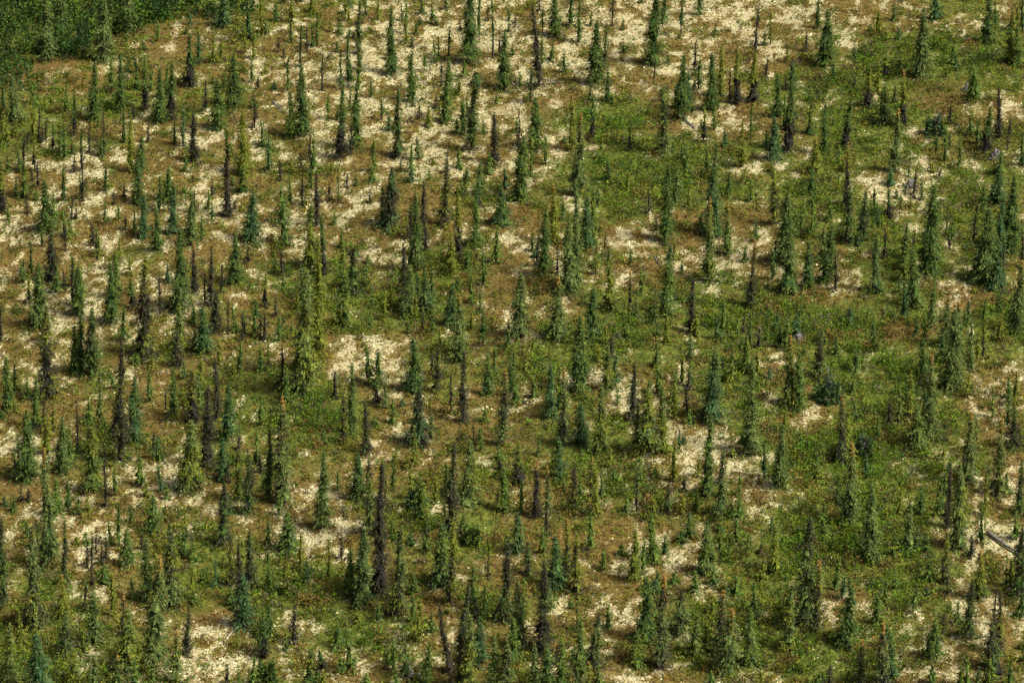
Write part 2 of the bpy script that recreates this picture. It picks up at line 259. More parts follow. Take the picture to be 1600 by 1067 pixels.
 (42.18, -0.8, 5.54, 1.09, 0.04, 'eo', 'mid-height grey-green spruce with orange cone-laden tip, leftmost of two, far-right upper middle'),
 (-24.83, -27.97, 5.29, 1.02, 0.28, 'ye', 'mid-height yellow-green spruce, rightmost of two yellow-green ones, left lower part'),
 (54.37, 67.59, 6.2, 1.46, -0.15, 'g', 'mid-height dark green spruce among green shrubs, rightmost of two dark green ones, far-right top edge'),
 (28.04, 38.48, 5.16, 1.37, -0.11, 'b', 'mid-height blue-green spruce, the only large blue-green one, right upper part'),
 (-29.66, 26.07, 6.72, 1.0, 0.27, 'k', 'mid-height slender blackish spruce on pale lichen, rightmost of two blackish ones, left upper part'),
 (36.33, 9.68, 6.54, 0.96, -0.18, 'eb', 'mid-height slender grey-green spruce, the only large grey-green one, right upper middle'),
 (23.76, 6.68, 7.76, 0.79, 0.13, 'kyo', 'tall very thin blackish spruce with orange cone-laden tip, right upper middle'),
 (-14.99, -17.5, 7.43, 0.75, 0.25, 'ge', 'mid-height very thin dark green spruce, leftmost of two dark green ones, centre-left lower middle'),
 (29.14, -56.93, 4.55, 1.07, -0.1, 'eko', 'short grey-green spruce with orange cone-laden tip just left of bigger grey-green one, right bottom edge'),
 (-6.07, 3.48, 4.69, 1.29, 0.28, 'bg', 'short blue-green spruce, the only large blue-green one, centre upper middle'),
 (-23.71, -44.42, 6.78, 0.72, 0.34, 'ky', 'mid-height very thin blackish spruce flecked with yellow just behind bigger blue-green one, left lower part'),
 (45.8, -29.93, 5.62, 0.92, -0.19, 'gk', 'mid-height slender dark green spruce with dark bare patches, rightmost of two, far-right lower part'),
 (2.09, -31.3, 5.93, 0.86, 0.12, 'ko', 'mid-height slender blackish spruce with orange cone-laden tip, centre lower part'),
 (26.75, 53.73, 6.27, 1.16, 0.05, 'yd', 'mid-height yellow-green spruce with blackish lower half, second from left of three, right top edge'),
 (-39.19, 28.42, 4.88, 1.34, 0.26, 'gb', 'mid-height dark green spruce, second from left of three dark green ones, far-left upper part'),
 (13.86, -21.64, 4.48, 1.18, -0.02, 'ym', 'short yellow-green spruce on pale lichen, rightmost of three yellow-green ones, centre-right lower middle'),
 (29.32, -6.91, 4.61, 1.23, 0.1, 'ke', 'short blackish spruce flecked with green, right lower middle'),
 (0.07, -53.51, 4.25, 1.08, 0.07, 'm', 'short mid-green spruce, leftmost of three mid-green ones, centre bottom edge'),
 (-1.97, 38.16, 6.29, 1.06, 0.1, 'k', 'mid-height blackish spruce, rightmost of two blackish ones, centre upper part'),
 (-34.98, 22.08, 5.76, 1.09, 0.36, 'b', 'mid-height blue-green spruce, leftmost of two blue-green ones, left upper part'),
 (-13.51, -21.3, 5.85, 0.89, 0.12, 'kg', 'mid-height slender blackish spruce flecked with green, centre-left lower middle'),
 (29.64, 10.95, 5.29, 1.12, -0.06, 'gb', 'mid-height dark green spruce, third from left of four dark green ones, right upper middle'),
 (10.51, -54.09, 3.6, 1.24, -0.06, 'my', 'short stout mid-green spruce on pale lichen, the only large mid-green one, centre-right bottom edge'),
 (51.01, 40.52, 5.36, 1.24, 0.15, 'gd', 'mid-height dark green spruce with blackish lower half, far-right upper part'),
 (-3.84, 18.73, 6.63, 0.92, 0.28, 'mb', 'mid-height slender mid-green spruce, the only large mid-green one, centre upper part'),
 (4.2, -57.86, 5.01, 0.96, -0.1, 'm', 'mid-height mid-green spruce, rightmost of three mid-green ones, centre bottom edge'),
 (41.11, -53.16, 6.5, 0.68, -0.39, 'ky', 'mid-height very thin blackish spruce flecked with yellow, far-right bottom edge'),
 (-35.99, 56.36, 6.48, 1.07, 0.3, 'gd', 'mid-height slender dark green spruce with blackish lower half, rightmost of two, left top edge'),
 (21.91, 18.17, 6.09, 0.98, -0.03, 'eyo', 'mid-height slender grey-green spruce with orange cone-laden tip, rightmost of two, centre-right upper middle'),
 (-27.79, -14.22, 6.63, 0.78, 0.13, 'k', 'mid-height slender blackish spruce, rightmost of three blackish ones, left lower middle'),
 (-26.61, -24.43, 4.47, 1.11, 0.26, 'b', 'short blue-green spruce, the only large blue-green one, left lower part'),
 (-8.56, 5.6, 5.06, 1.11, -0.02, 'eb', 'mid-height grey-green spruce, rightmost of three grey-green ones, centre-left upper middle'),
 (4.98, 70.56, 5.83, 1.57, -0.13, 'gv', 'mid-height broad conical dark green spruce, rightmost of four dark green ones, centre top edge'),
 (-19.17, 13.85, 6.77, 0.84, 0.1, 'gd', 'mid-height slender dark green spruce with blackish lower half, centre-left upper middle'),
 (38.92, -33.11, 6.24, 0.74, -0.11, 'k', 'mid-height slender blackish spruce, the only large blackish one, far-right lower part'),
 (-0.72, -30.4, 4.59, 1.01, 0.01, 'm', 'short mid-green spruce, second from left of three mid-green ones, centre lower part'),
 (-33.78, -39.07, 3.52, 1.27, 0.05, 'me', 'short stout mid-green spruce, rightmost of two mid-green ones, far-left lower part'),
 (-23.91, 44.28, 5.59, 1.13, -0.08, 'm', 'mid-height mid-green spruce on pale lichen, the only large mid-green one, left upper part'),
 (40.78, 47.92, 4.86, 1.32, -0.17, 'gk', 'mid-height dark green spruce with dark bare patches among green shrubs, far-right top edge'),
 (35.99, 42.05, 5.95, 1.04, 0.4, 'gd', 'mid-height dark green spruce with blackish lower half, rightmost of two, right upper part'),
 (34.91, -37.28, 5.2, 0.85, -0.01, 'e', 'mid-height slender grey-green spruce among green shrubs, leftmost of three grey-green ones, far-right lower part'),
 (-7.28, -56.95, 4.38, 0.96, 0.45, 'mg', 'short mid-green spruce leaning right, centre-left bottom edge'),
 (-11.26, 53.04, 6.25, 1.03, 0.27, 'gv', 'mid-height slender dark green spruce, rightmost of four dark green ones, centre-left top edge'),
 (-43.0, 49.55, 7.17, 0.88, 0.32, 'g', 'mid-height slender dark green spruce, rightmost of two dark green ones, far-left top edge'),
 (33.52, 40.3, 6.32, 0.96, -0.03, 'g', 'mid-height slender dark green spruce, second from left of five dark green ones, right upper part'),
 (51.12, 52.29, 4.49, 1.42, -0.47, 'm', 'short stout mid-green spruce leaning left, far-right top edge'),
 (-40.94, -31.04, 3.91, 1.15, 0.18, 'm', 'short stout mid-green spruce, leftmost of two mid-green ones, far-left lower part'),
 (-38.95, -42.43, 6.63, 0.64, 0.43, 'gk', 'mid-height very thin dark green spruce with dark bare patches, rightmost of two, far-left lower part'),
 (-36.18, 18.02, 4.8, 1.14, 0.08, 'gv', 'short broad conical dark green spruce, leftmost of four dark green ones, left upper middle'),
 (0.58, -25.94, 4.45, 1.02, -0.0, 'myd', 'short mid-green spruce with blackish lower half, centre lower part'),
 (-42.35, -4.07, 5.35, 0.93, 0.34, 'm', 'mid-height mid-green spruce, rightmost of two mid-green ones, far-left lower middle'),
 (-7.16, -9.85, 5.28, 0.91, 0.21, 'ky', 'mid-height blackish spruce flecked with yellow, rightmost of two, centre-left lower middle'),
 (9.04, -10.54, 5.26, 0.91, -0.07, 'ey', 'mid-height grey-green spruce on pale lichen, rightmost of two grey-green ones, centre-right lower middle'),
 (37.45, -14.05, 5.25, 0.9, -0.15, 'ye', 'mid-height yellow-green spruce among green shrubs, the only large yellow-green one, far-right lower middle'),
 (22.99, -40.44, 5.01, 0.84, -0.12, 'ym', 'mid-height yellow-green spruce among green shrubs, the only large yellow-green one, right lower part'),
 (-39.59, 9.17, 5.28, 0.99, 0.22, 'm', 'mid-height mid-green spruce, the only large mid-green one, far-left upper middle'),
 (1.86, -57.92, 4.7, 0.96, -0.02, 'e', 'short grey-green spruce, fourth from left of five grey-green ones, centre bottom edge'),
 (17.36, 0.73, 6.25, 0.78, 0.23, 'k', 'mid-height slender blackish spruce, the only large blackish one, centre-right upper middle'),
 (-37.97, 21.33, 4.92, 1.09, 0.34, 'b', 'mid-height blue-green spruce, the only large blue-green one, far-left upper part'),
 (-36.4, -57.93, 3.72, 1.06, 0.17, 'ye', 'short yellow-green spruce, rightmost of two yellow-green ones, far-left bottom edge'),
 (-44.34, 73.02, 5.36, 1.58, 0.11, 'e', 'mid-height grey-green spruce, rightmost of five grey-green ones, far-left top edge'),
 (24.92, 52.89, 7.03, 0.85, -0.14, 'yd', 'mid-height slender yellow-green spruce with blackish lower half, leftmost of three, right top edge'),
 (-44.7, -15.35, 5.76, 0.78, 0.39, 'mb', 'mid-height slender mid-green spruce, leftmost of two mid-green ones, far-left lower middle'),
 (42.71, 47.18, 6.77, 0.84, -0.21, 'yod', 'mid-height slender yellow-green spruce with orange cone-laden tip, far-right top edge'),
 (-6.14, 13.3, 5.49, 0.9, -0.03, 'yo', 'mid-height slender yellow-green spruce with orange cone-laden tip, centre upper middle'),
 (-32.3, -4.35, 3.74, 1.24, 0.1, 'ke', 'short stout blackish spruce flecked with green, left lower middle'),
 (11.61, -20.53, 4.83, 0.89, -0.01, 'yk', 'mid-height yellow-green spruce with dark bare patches just left of bigger yellow-green one, centre-right lower middle'),
 (-27.48, -53.15, 4.89, 0.76, 0.43, 'ke', 'mid-height slender blackish spruce flecked with green, left bottom edge'),
 (24.61, 36.95, 5.14, 1.06, -0.17, 'yv', 'mid-height yellow-green spruce on pale lichen, leftmost of three yellow-green ones, right upper part'),
 (-39.5, 35.38, 4.47, 1.19, 0.32, 'g', 'short dark green spruce, rightmost of three dark green ones, far-left upper part'),
 (-17.47, 64.88, 6.96, 0.87, 0.33, 'gk', 'mid-height slender dark green spruce with dark bare patches on pale lichen, centre-left top edge'),
 (29.24, 49.85, 5.26, 1.06, -0.2, 'g', 'mid-height dark green spruce, leftmost of two dark green ones, right top edge'),
 (-38.43, -48.08, 4.44, 0.82, 0.15, 'yo', 'short yellow-green spruce with orange cone-laden tip, far-left bottom edge'),
 (-19.6, -43.49, 4.49, 0.83, 0.15, 'yk', 'short yellow-green spruce with dark bare patches among green shrubs, left bottom edge'),
 (15.33, -52.08, 4.43, 0.81, 0.36, 'ey', 'short grey-green spruce, fourth from left of six grey-green ones, centre-right bottom edge'),
 (34.87, 26.73, 5.8, 0.87, -0.2, 'k', 'mid-height slender blackish spruce, the only large blackish one, right upper part'),
 (43.41, -0.87, 4.65, 0.97, -0.14, 'eo', 'short grey-green spruce with orange cone-laden tip, rightmost of two, far-right upper middle'),
 (37.6, -42.06, 5.16, 0.73, 0.03, 'yk', 'mid-height slender yellow-green spruce with dark bare patches on pale lichen, far-right lower part'),
 (-33.31, 72.53, 4.04, 1.85, 0.08, 'bg', 'short stout blue-green spruce, the only large blue-green one, left top edge'),
 (23.15, 54.72, 6.27, 0.89, -0.01, 'y', 'mid-height slender yellow-green spruce, the only large yellow-green one, centre-right top edge'),
 (-31.82, 10.12, 5.83, 0.8, 0.19, 'ko', 'mid-height slender blackish spruce with orange cone-laden tip, left upper middle'),
 (5.54, -30.82, 5.43, 0.72, 0.02, 'ky', 'mid-height slender blackish spruce flecked with yellow, centre lower part'),
 (56.96, 60.79, 4.35, 1.3, -0.32, 'm', 'short stout mid-green spruce, rightmost of two mid-green ones, far-right top edge'),
 (32.28, 35.43, 4.19, 1.23, -0.1, 'yo', 'short yellow-green spruce with orange cone-laden tip, right upper part'),
 (6.51, 42.84, 6.74, 0.78, -0.06, 'yo', 'mid-height very thin yellow-green spruce with orange cone-laden tip, rightmost of two, centre upper part'),
 (-20.36, 24.77, 6.35, 0.76, 0.26, 'k', 'mid-height slender blackish spruce on pale lichen, leftmost of two blackish ones, centre-left upper part'),
 (39.28, 51.96, 5.08, 1.06, 0.09, 'yd', 'mid-height yellow-green spruce with blackish lower half among green shrubs, rightmost of three, right top edge'),
 (-2.36, -10.14, 4.58, 0.91, 0.09, 'mb', 'short mid-green spruce, the only large mid-green one, centre lower middle'),
 (7.55, -31.26, 5.09, 0.75, -0.13, 'y', 'mid-height slender yellow-green spruce, leftmost of two yellow-green ones, centre-right lower part'),
 (-29.91, 7.18, 6.69, 0.67, 0.29, 'k', 'mid-height very thin blackish spruce, second from left of three blackish ones, left upper middle'),
 (19.42, 50.99, 4.88, 1.09, -0.12, 'b', 'mid-height blue-green spruce, the only large blue-green one, centre-right top edge'),
 (52.75, 43.61, 5.96, 0.87, -0.33, 'k', 'mid-height slender blackish spruce, the only large blackish one, far-right top edge'),
 (-53.3, 27.42, 5.81, 0.84, 0.39, 'yd', 'mid-height slender yellow-green spruce with blackish lower half, far-left upper part'),
 (39.46, -6.09, 3.91, 1.08, -0.15, 'g', 'short dark green spruce among green shrubs, leftmost of two dark green ones, far-right lower middle'),
 (-40.32, 50.07, 6.6, 0.79, 0.26, 'md', 'mid-height slender mid-green spruce with blackish lower half among green shrubs, far-left top edge'),
 (-28.48, 32.01, 3.22, 1.52, 0.21, 'gyv', 'short broad conical dark green spruce, the only large dark green one, left upper part'),
 (-11.33, -29.83, 4.59, 0.81, -0.28, 'yk', 'short yellow-green spruce with dark bare patches, centre-left lower part'),
 (-40.52, 35.41, 7.1, 0.68, 0.3, 'y', 'mid-height very thin yellow-green spruce, rightmost of two yellow-green ones, far-left upper part'),
 (-10.81, 9.89, 5.46, 0.8, 0.01, 'k', 'mid-height slender blackish spruce among green shrubs, the only large blackish one, centre-left upper middle'),
 (41.23, 2.76, 5.4, 0.79, -0.01, 'eg', 'mid-height slender grey-green spruce, leftmost of three grey-green ones, far-right upper middle'),
 (-31.98, -12.96, 5.26, 0.76, 0.18, 'gm', 'mid-height slender dark green spruce, leftmost of two dark green ones, left lower middle'),
 (-15.62, -19.18, 5.19, 0.74, 0.08, 'ky', 'mid-height slender blackish spruce flecked with yellow, leftmost of two, centre-left lower middle'),
 (1.4, -41.07, 4.17, 0.84, -0.01, 'eok', 'short grey-green spruce with orange cone-laden tip, centre lower part'),
 (-24.59, -41.71, 5.33, 0.64, 0.22, 'yk', 'mid-height slender yellow-green spruce with dark bare patches, left lower part'),
]
# the many smaller spruces
SMALL_SPRUCES = [
 (2.1, 54.49, 4.13, 1.25, 0.02, 'gkq'), (-7.86, 6.24, 5.25, 0.79, -0.02, 'e'), (-36.75, -29.26, 6.46, 0.55, 0.31, 'k'), (-30.14, 68.18, 5.0, 1.1, 0.01, 'g'),
 (38.72, 4.44, 4.34, 0.95, -0.24, 'be'), (-39.93, -30.45, 3.07, 1.15, 0.05, 'g'), (-21.21, -42.6, 4.0, 0.84, 0.1, 'm'), (41.71, -35.18, 4.31, 0.8, -0.22, 'g'),
 (-21.29, 35.47, 4.47, 1.02, 0.38, 'm'), (-21.95, -9.36, 4.76, 0.79, 0.23, 'kg'), (14.72, -26.14, 4.62, 0.76, 0.04, 'y'), (15.2, -15.81, 4.87, 0.75, -0.04, 'ye'),
 (20.83, -8.93, 4.41, 0.85, 0.09, 'ye'), (7.1, -28.65, 4.77, 0.72, 0.09, 'yok'), (-17.13, 55.86, 4.52, 1.07, 0.19, 'gy'), (-45.66, 0.64, 4.14, 0.94, 0.28, 'gk'),
 (3.09, -31.12, 5.09, 0.66, 0.12, 'eo'), (31.52, 31.01, 3.22, 1.35, -0.05, 'g'), (-9.03, -23.35, 4.47, 0.76, 0.14, 'ym'), (-18.51, -40.35, 4.35, 0.73, 0.13, 'y'),
 (13.96, -30.97, 3.23, 1.01, -0.0, 'ke'), (-44.48, 54.66, 4.32, 1.07, 0.07, 'm'), (10.58, 53.9, 4.71, 0.98, 0.02, 'ge'), (-36.78, 26.59, 4.5, 0.92, 0.31, 'g'),
 (47.61, -11.76, 3.87, 0.91, -0.05, 'yo'), (-47.4, 43.24, 5.57, 0.78, 0.35, 'gd'), (10.4, 61.56, 6.14, 0.76, 0.19, 'gd'), (-31.45, 67.29, 5.59, 0.91, 0.4, 'y'),
 (-51.94, 43.48, 5.0, 0.87, 0.17, 'y'), (32.38, 10.27, 4.56, 0.83, -0.13, 'ke'), (-21.34, -12.28, 4.39, 0.79, 0.07, 'm'), (-33.14, -50.39, 4.26, 0.68, 0.31, 'ko'),
 (7.63, 69.05, 5.82, 0.88, 0.13, 'g'), (2.68, -37.73, 3.03, 1.02, -0.01, 'my'), (-38.93, -13.9, 4.91, 0.69, 0.37, 'g'), (42.15, 69.99, 3.22, 1.47, -0.17, 'yv'),
 (-5.33, -3.99, 2.85, 1.24, 0.02, 'e'), (-13.44, 24.29, 4.3, 0.91, 0.08, 'mv'), (-34.68, -58.42, 3.08, 1.06, 0.25, 'e'), (-48.81, 74.55, 5.08, 1.12, 0.21, 'g'),
 (-31.04, 50.61, 4.1, 1.06, 0.17, 'gk'), (-18.34, 57.09, 5.9, 0.75, 0.14, 'g'), (27.77, 66.17, 5.99, 0.77, 0.15, 'kr'), (8.72, 45.31, 5.42, 0.78, 0.11, 'gd'),
 (51.94, 35.37, 2.67, 1.53, -0.02, 'm'), (-47.45, 23.7, 3.92, 0.99, 0.18, 'm'), (-45.8, 10.84, 3.3, 1.12, 0.22, 'g'), (-32.72, -20.84, 2.43, 1.33, 0.12, 'mb'),
 (0.86, -30.73, 3.57, 0.86, -0.0, 'm'), (-36.7, -47.03, 3.47, 0.82, 0.35, 'ek'), (21.58, 34.39, 4.56, 0.88, -0.05, 'e'), (6.87, -36.85, 4.04, 0.74, 0.03, 'm'),
 (42.49, -30.87, 4.59, 0.66, -0.1, 'y'), (-35.52, 41.82, 5.28, 0.78, 0.25, 'b'), (9.81, -10.01, 3.87, 0.85, 0.02, 'eb'), (-30.4, 36.4, 5.8, 0.68, 0.15, 'md'),
 (-35.56, -42.16, 1.84, 1.53, 0.11, 'm'), (-38.12, 1.25, 4.32, 0.78, 0.24, 'g'), (-2.89, 10.68, 4.38, 0.8, 0.02, 'mb'), (-39.84, -14.53, 2.63, 1.2, 0.16, 'm'),
 (36.48, -14.72, 3.5, 0.9, -0.2, 'ey'), (-28.99, -37.38, 2.53, 1.13, 0.05, 'bm'), (16.16, -9.2, 4.58, 0.7, -0.11, 'ym'), (18.37, -37.47, 3.2, 0.88, -0.03, 'my'),
 (20.85, -45.92, 3.15, 0.86, -0.11, 'mb'), (11.6, 4.19, 5.04, 0.66, -0.01, 'kyo'), (-23.55, -15.64, 3.67, 0.84, 0.13, 'm'), (-28.75, 69.39, 4.61, 1.01, 0.07, 'y'),
 (44.94, -34.42, 2.71, 1.03, -0.2, 'm'), (-29.84, -8.32, 4.07, 0.77, 0.26, 'y'), (-15.99, -41.63, 4.17, 0.64, 0.11, 'ym'), (19.46, -43.53, 2.34, 1.14, -0.08, 'm'),
 (11.43, -40.38, 3.68, 0.73, 0.14, 'm'), (18.52, 36.19, 3.63, 1.02, -0.09, 'm'), (-33.31, 5.86, 3.45, 0.95, 0.32, 'g'), (0.3, -12.05, 3.34, 0.91, -0.0, 'm'),
 (36.52, -51.25, 4.42, 0.57, -0.07, 'yk'), (-21.62, -57.29, 3.41, 0.8, 0.26, 'm'), (-24.0, 61.1, 5.54, 0.72, 0.44, 'kg'), (-40.92, -21.15, 2.78, 1.04, 0.18, 'mv'),
 (-0.15, -10.58, 4.92, 0.61, 0.0, 'g'), (-14.82, -51.24, 2.31, 1.09, -0.01, 'mb'), (43.69, -47.24, 2.32, 1.1, -0.03, 'g'), (-8.5, -48.25, 2.97, 0.85, 0.04, 'm'),
 (37.8, -57.97, 3.56, 0.75, -0.17, 'm'), (-43.84, -16.66, 4.19, 0.69, 0.33, 'k'), (-32.8, -57.93, 3.0, 0.83, 0.17, 'eo'), (-38.21, 53.09, 4.31, 0.89, 0.21, 'm'),
 (40.73, 55.27, 4.32, 0.89, -0.14, 'y'), (-36.02, 28.47, 4.14, 0.84, 0.29, 'g'), (-34.51, -10.2, 3.53, 0.84, 0.11, 'm'), (49.48, 12.23, 4.76, 0.68, -0.26, 'k'),
 (22.34, -5.27, 3.73, 0.8, 0.11, 'k'), (-41.74, -51.84, 3.44, 0.7, 0.24, 'y'), (-2.09, -41.5, 4.33, 0.59, 0.01, 'yk'), (-41.97, 42.43, 5.19, 0.69, 0.2, 'g'),
 (-2.19, 65.48, 7.37, 0.55, -0.07, 'gt'), (49.05, 73.67, 3.64, 1.67, -0.13, 'b'), (54.5, 36.96, 3.43, 1.03, -0.25, 'g'), (-5.76, -13.61, 4.73, 0.6, 0.07, 'ky'),
 (23.85, -46.3, 2.98, 0.83, 0.16, 'g'), (-22.3, 66.85, 4.3, 0.91, 0.21, 'm'), (-14.8, 35.97, 4.1, 0.85, 0.13, 'my'), (15.92, -43.32, 2.17, 1.14, -0.13, 'm'),
 (-47.05, 28.97, 4.33, 0.77, 0.28, 'g'), (-24.56, 6.87, 4.17, 0.73, 0.23, 'yd'), (22.99, -25.58, 3.94, 0.67, -0.14, 'gb'), (23.15, -0.92, 3.76, 0.78, -0.05, 'g'),
 (-10.75, -27.51, 4.27, 0.61, 0.07, 'gy'), (19.93, -36.04, 2.53, 0.99, -0.15, 'm'), (33.18, -5.05, 2.32, 1.23, -0.11, 'em'), (-47.95, 38.08, 4.39, 0.77, 0.28, 'g'),
 (6.86, 73.1, 4.95, 1.15, -0.04, 'g'), (49.29, 27.86, 3.2, 1.0, -0.13, 'g'), (-7.55, -37.64, 2.86, 0.85, 0.04, 'mk'), (20.75, 43.59, 4.63, 0.73, 0.05, 'yd'),
 (-0.68, 32.32, 2.66, 1.22, -0.08, 'b'), (-35.42, 61.77, 3.97, 0.9, 0.18, 'b'), (0.69, 42.19, 4.81, 0.69, 0.08, 'k'), (20.83, 56.5, 3.94, 0.89, 0.07, 'g'),
 (58.87, 71.17, 4.43, 0.92, -0.33, 'g'), (47.37, 20.58, 4.64, 0.66, 0.18, 'k'), (26.27, 12.41, 3.67, 0.81, -0.14, 'g'), (-12.85, -8.34, 3.54, 0.76, 0.22, 'my'),
 (-43.79, 39.15, 5.44, 0.6, 0.23, 'kg'), (-31.31, -58.26, 2.59, 0.96, 0.07, 'mb'), (-43.89, 8.22, 5.63, 0.51, 0.44, 'k'), (-3.79, 71.83, 5.65, 0.83, 0.03, 'm'),
 (-26.01, 36.7, 4.2, 0.77, 0.18, 'b'), (-25.9, -42.03, 2.51, 0.92, 0.11, 'bm'), (31.36, 57.39, 3.76, 0.93, -0.15, 'b'), (-52.77, 51.22, 2.74, 1.24, 0.1, 'm'),
 (-50.72, 35.07, 4.65, 0.68, 0.27, 'yd'), (19.99, -0.12, 2.34, 1.17, -0.07, 'bg'), (35.04, -57.59, 1.95, 1.09, -0.18, 'gm'), (40.22, -0.11, 3.77, 0.72, -0.07, 'm'),
 (-1.66, -7.33, 3.72, 0.71, -0.02, 'm'), (-6.92, -30.19, 3.57, 0.66, 0.04, 'y'), (11.23, -30.77, 3.91, 0.6, -0.07, 'km'), (17.97, 0.27, 2.87, 0.94, 0.0, 'y'),
 (44.2, -4.98, 2.85, 0.93, -0.11, 'e'), (-19.16, 55.49, 4.91, 0.68, 0.21, 'gk'), (-24.18, 0.5, 3.42, 0.78, 0.04, 'k'), (37.44, -11.85, 3.34, 0.76, -0.19, 'm'),
 (8.11, -28.71, 3.07, 0.75, -0.04, 'e'), (3.06, -35.11, 3.04, 0.74, -0.02, 'k'), (-10.74, 35.96, 3.53, 0.85, 0.05, 'm'), (29.72, 46.69, 4.27, 0.73, -0.08, 'm'),
 (-23.53, -22.11, 3.8, 0.62, 0.14, 'm'), (-55.85, 49.1, 4.47, 0.7, 0.33, 'g'), (46.45, 38.83, 4.4, 0.69, -0.1, 'm'), (17.71, 75.56, 3.87, 1.31, 0.1, 'g'),
 (-33.71, 61.8, 3.97, 0.81, 0.17, 'y'), (-44.99, 28.62, 4.7, 0.6, 0.29, 'k'), (-26.2, -5.42, 3.2, 0.77, 0.13, 'g'), (11.66, -26.04, 2.57, 0.87, -0.12, 'm'),
 (-40.38, -19.59, 5.55, 0.42, 0.3, 'kt'), (39.8, -57.43, 2.44, 0.8, -0.17, 'ym'), (16.45, -51.37, 2.8, 0.71, -0.08, 'm'), (-12.29, 71.49, 4.24, 0.78, 0.16, 'm'),
 (-9.46, 6.82, 3.81, 0.67, 0.13, 'b'), (14.06, 2.45, 3.78, 0.66, 0.0, 'ey'), (51.89, 15.89, 3.88, 0.68, -0.28, 'k'), (5.54, -49.0, 3.46, 0.57, 0.1, 'yk'),
 (-49.04, 49.41, 4.28, 0.7, 0.36, 'm'), (40.06, 33.04, 2.09, 1.36, -0.11, 'bg'), (15.08, -1.62, 3.13, 0.78, -0.15, 'y'), (8.22, -48.58, 2.32, 0.85, -0.03, 'mb'),
 (12.72, 41.88, 4.62, 0.62, -0.08, 'md'), (20.36, -32.12, 2.04, 1.03, -0.07, 'm'), (49.79, 44.24, 3.29, 0.87, -0.13, 'm'), (-40.34, 55.11, 2.75, 1.07, 0.32, 'm'),
 (-25.55, 72.87, 3.03, 1.11, 0.19, 'y'), (29.67, 68.75, 4.02, 0.77, -0.15, 'y'), (-48.7, 14.42, 3.68, 0.68, 0.17, 'g'), (-48.27, 8.93, 3.83, 0.64, 0.22, 'yd'),
 (37.93, 16.64, 3.69, 0.68, -0.12, 'ko'), (52.44, 21.49, 2.61, 0.99, -0.03, 'g'), (41.61, -3.9, 2.5, 0.93, -0.08, 'gb'), (45.35, -13.63, 3.51, 0.63, -0.24, 'my'),
 (25.89, 43.92, 4.25, 0.66, 0.03, 'm'), (-7.52, -18.13, 2.79, 0.77, 0.03, 'e'), (35.33, 72.18, 4.04, 0.85, -0.09, 'g'), (-22.0, 29.17, 3.4, 0.77, 0.1, 'k'),
 (41.22, -48.89, 3.79, 0.49, -0.13, 'k'), (6.77, -1.38, 2.95, 0.78, 0.05, 'yo'), (-34.93, 6.12, 4.35, 0.54, 0.14, 'k'), (-45.84, 35.85, 5.13, 0.51, 0.32, 'gd'),
 (-0.31, -1.85, 3.22, 0.7, 0.0, 'eo'), (41.93, 58.84, 3.17, 0.9, -0.08, 'yd'), (47.8, 36.98, 3.82, 0.68, -0.16, 'm'), (13.9, -6.33, 2.84, 0.77, -0.06, 'e'),
 (20.65, 62.28, 3.79, 0.76, 0.08, 'k'), (-12.64, 4.44, 3.44, 0.66, 0.14, 'y'), (8.46, 12.47, 4.02, 0.58, 0.03, 'y'), (44.79, 21.9, 4.09, 0.59, -0.09, 'gyk'),
 (2.51, 14.46, 4.22, 0.55, 0.15, 'k'), (-36.14, -53.36, 2.78, 0.62, 0.17, 'ym'), (-41.81, 55.57, 2.56, 1.07, 0.14, 'm'), (-2.47, 35.94, 2.48, 1.02, 0.09, 'm'),
 (8.29, 19.7, 2.42, 0.98, 0.05, 'm'), (22.05, 0.4, 2.7, 0.81, -0.17, 'my'), (6.22, -29.16, 2.56, 0.75, -0.1, 'm'), (47.26, -10.3, 2.3, 0.91, -0.16, 'm'),
 (37.74, -43.89, 2.5, 0.72, -0.09, 'ek'), (19.45, 70.51, 5.24, 0.59, 0.06, 'gt'), (-12.07, 6.3, 3.63, 0.6, 0.06, 'y'), (-32.68, -13.74, 3.51, 0.57, 0.17, 'ky'),
 (-42.78, 30.88, 3.12, 0.77, 0.27, 'g'), (-7.2, 65.16, 4.2, 0.66, 0.13, 'g'), (-47.61, -8.15, 3.2, 0.64, 0.2, 'g'), (-22.71, 0.35, 2.7, 0.78, 0.04, 'm'),
 (-11.16, -15.88, 2.62, 0.75, 0.04, 'm'), (-20.94, -31.03, 2.56, 0.72, 0.01, 'm'), (12.24, -49.23, 2.48, 0.68, 0.02, 'm'), (-34.77, 35.75, 3.14, 0.77, 0.23, 'm'),
 (35.84, 36.22, 3.53, 0.68, -0.17, 'yo'), (-50.14, 1.35, 4.14, 0.5, 0.3, 'k'), (46.01, -0.63, 2.87, 0.72, -0.04, 'y'), (-33.81, 50.41, 4.1, 0.62, 0.23, 'k'),
 (16.56, -30.72, 2.39, 0.75, -0.06, 'm'), (3.46, 64.02, 3.8, 0.69, -0.11, 'm'), (23.58, -7.64, 3.36, 0.58, -0.27, 'y'), (-54.54, 42.0, 3.46, 0.69, 0.17, 'y'),
 (53.35, 40.7, 3.84, 0.62, 0.07, 'kt'), (-23.35, 29.4, 3.4, 0.67, 0.11, 'gy'), (28.37, 3.39, 2.17, 0.95, -0.01, 'm'), (33.29, 2.93, 2.17, 0.94, -0.11, 'b'),
 (-28.29, -3.93, 2.86, 0.7, 0.01, 'y'), (2.05, -11.16, 2.12, 0.91, -0.08, 'm'), (-8.47, -43.6, 1.67, 1.0, -0.05, 'm'), (-9.56, 4.33, 3.08, 0.66, 0.04, 'y'),
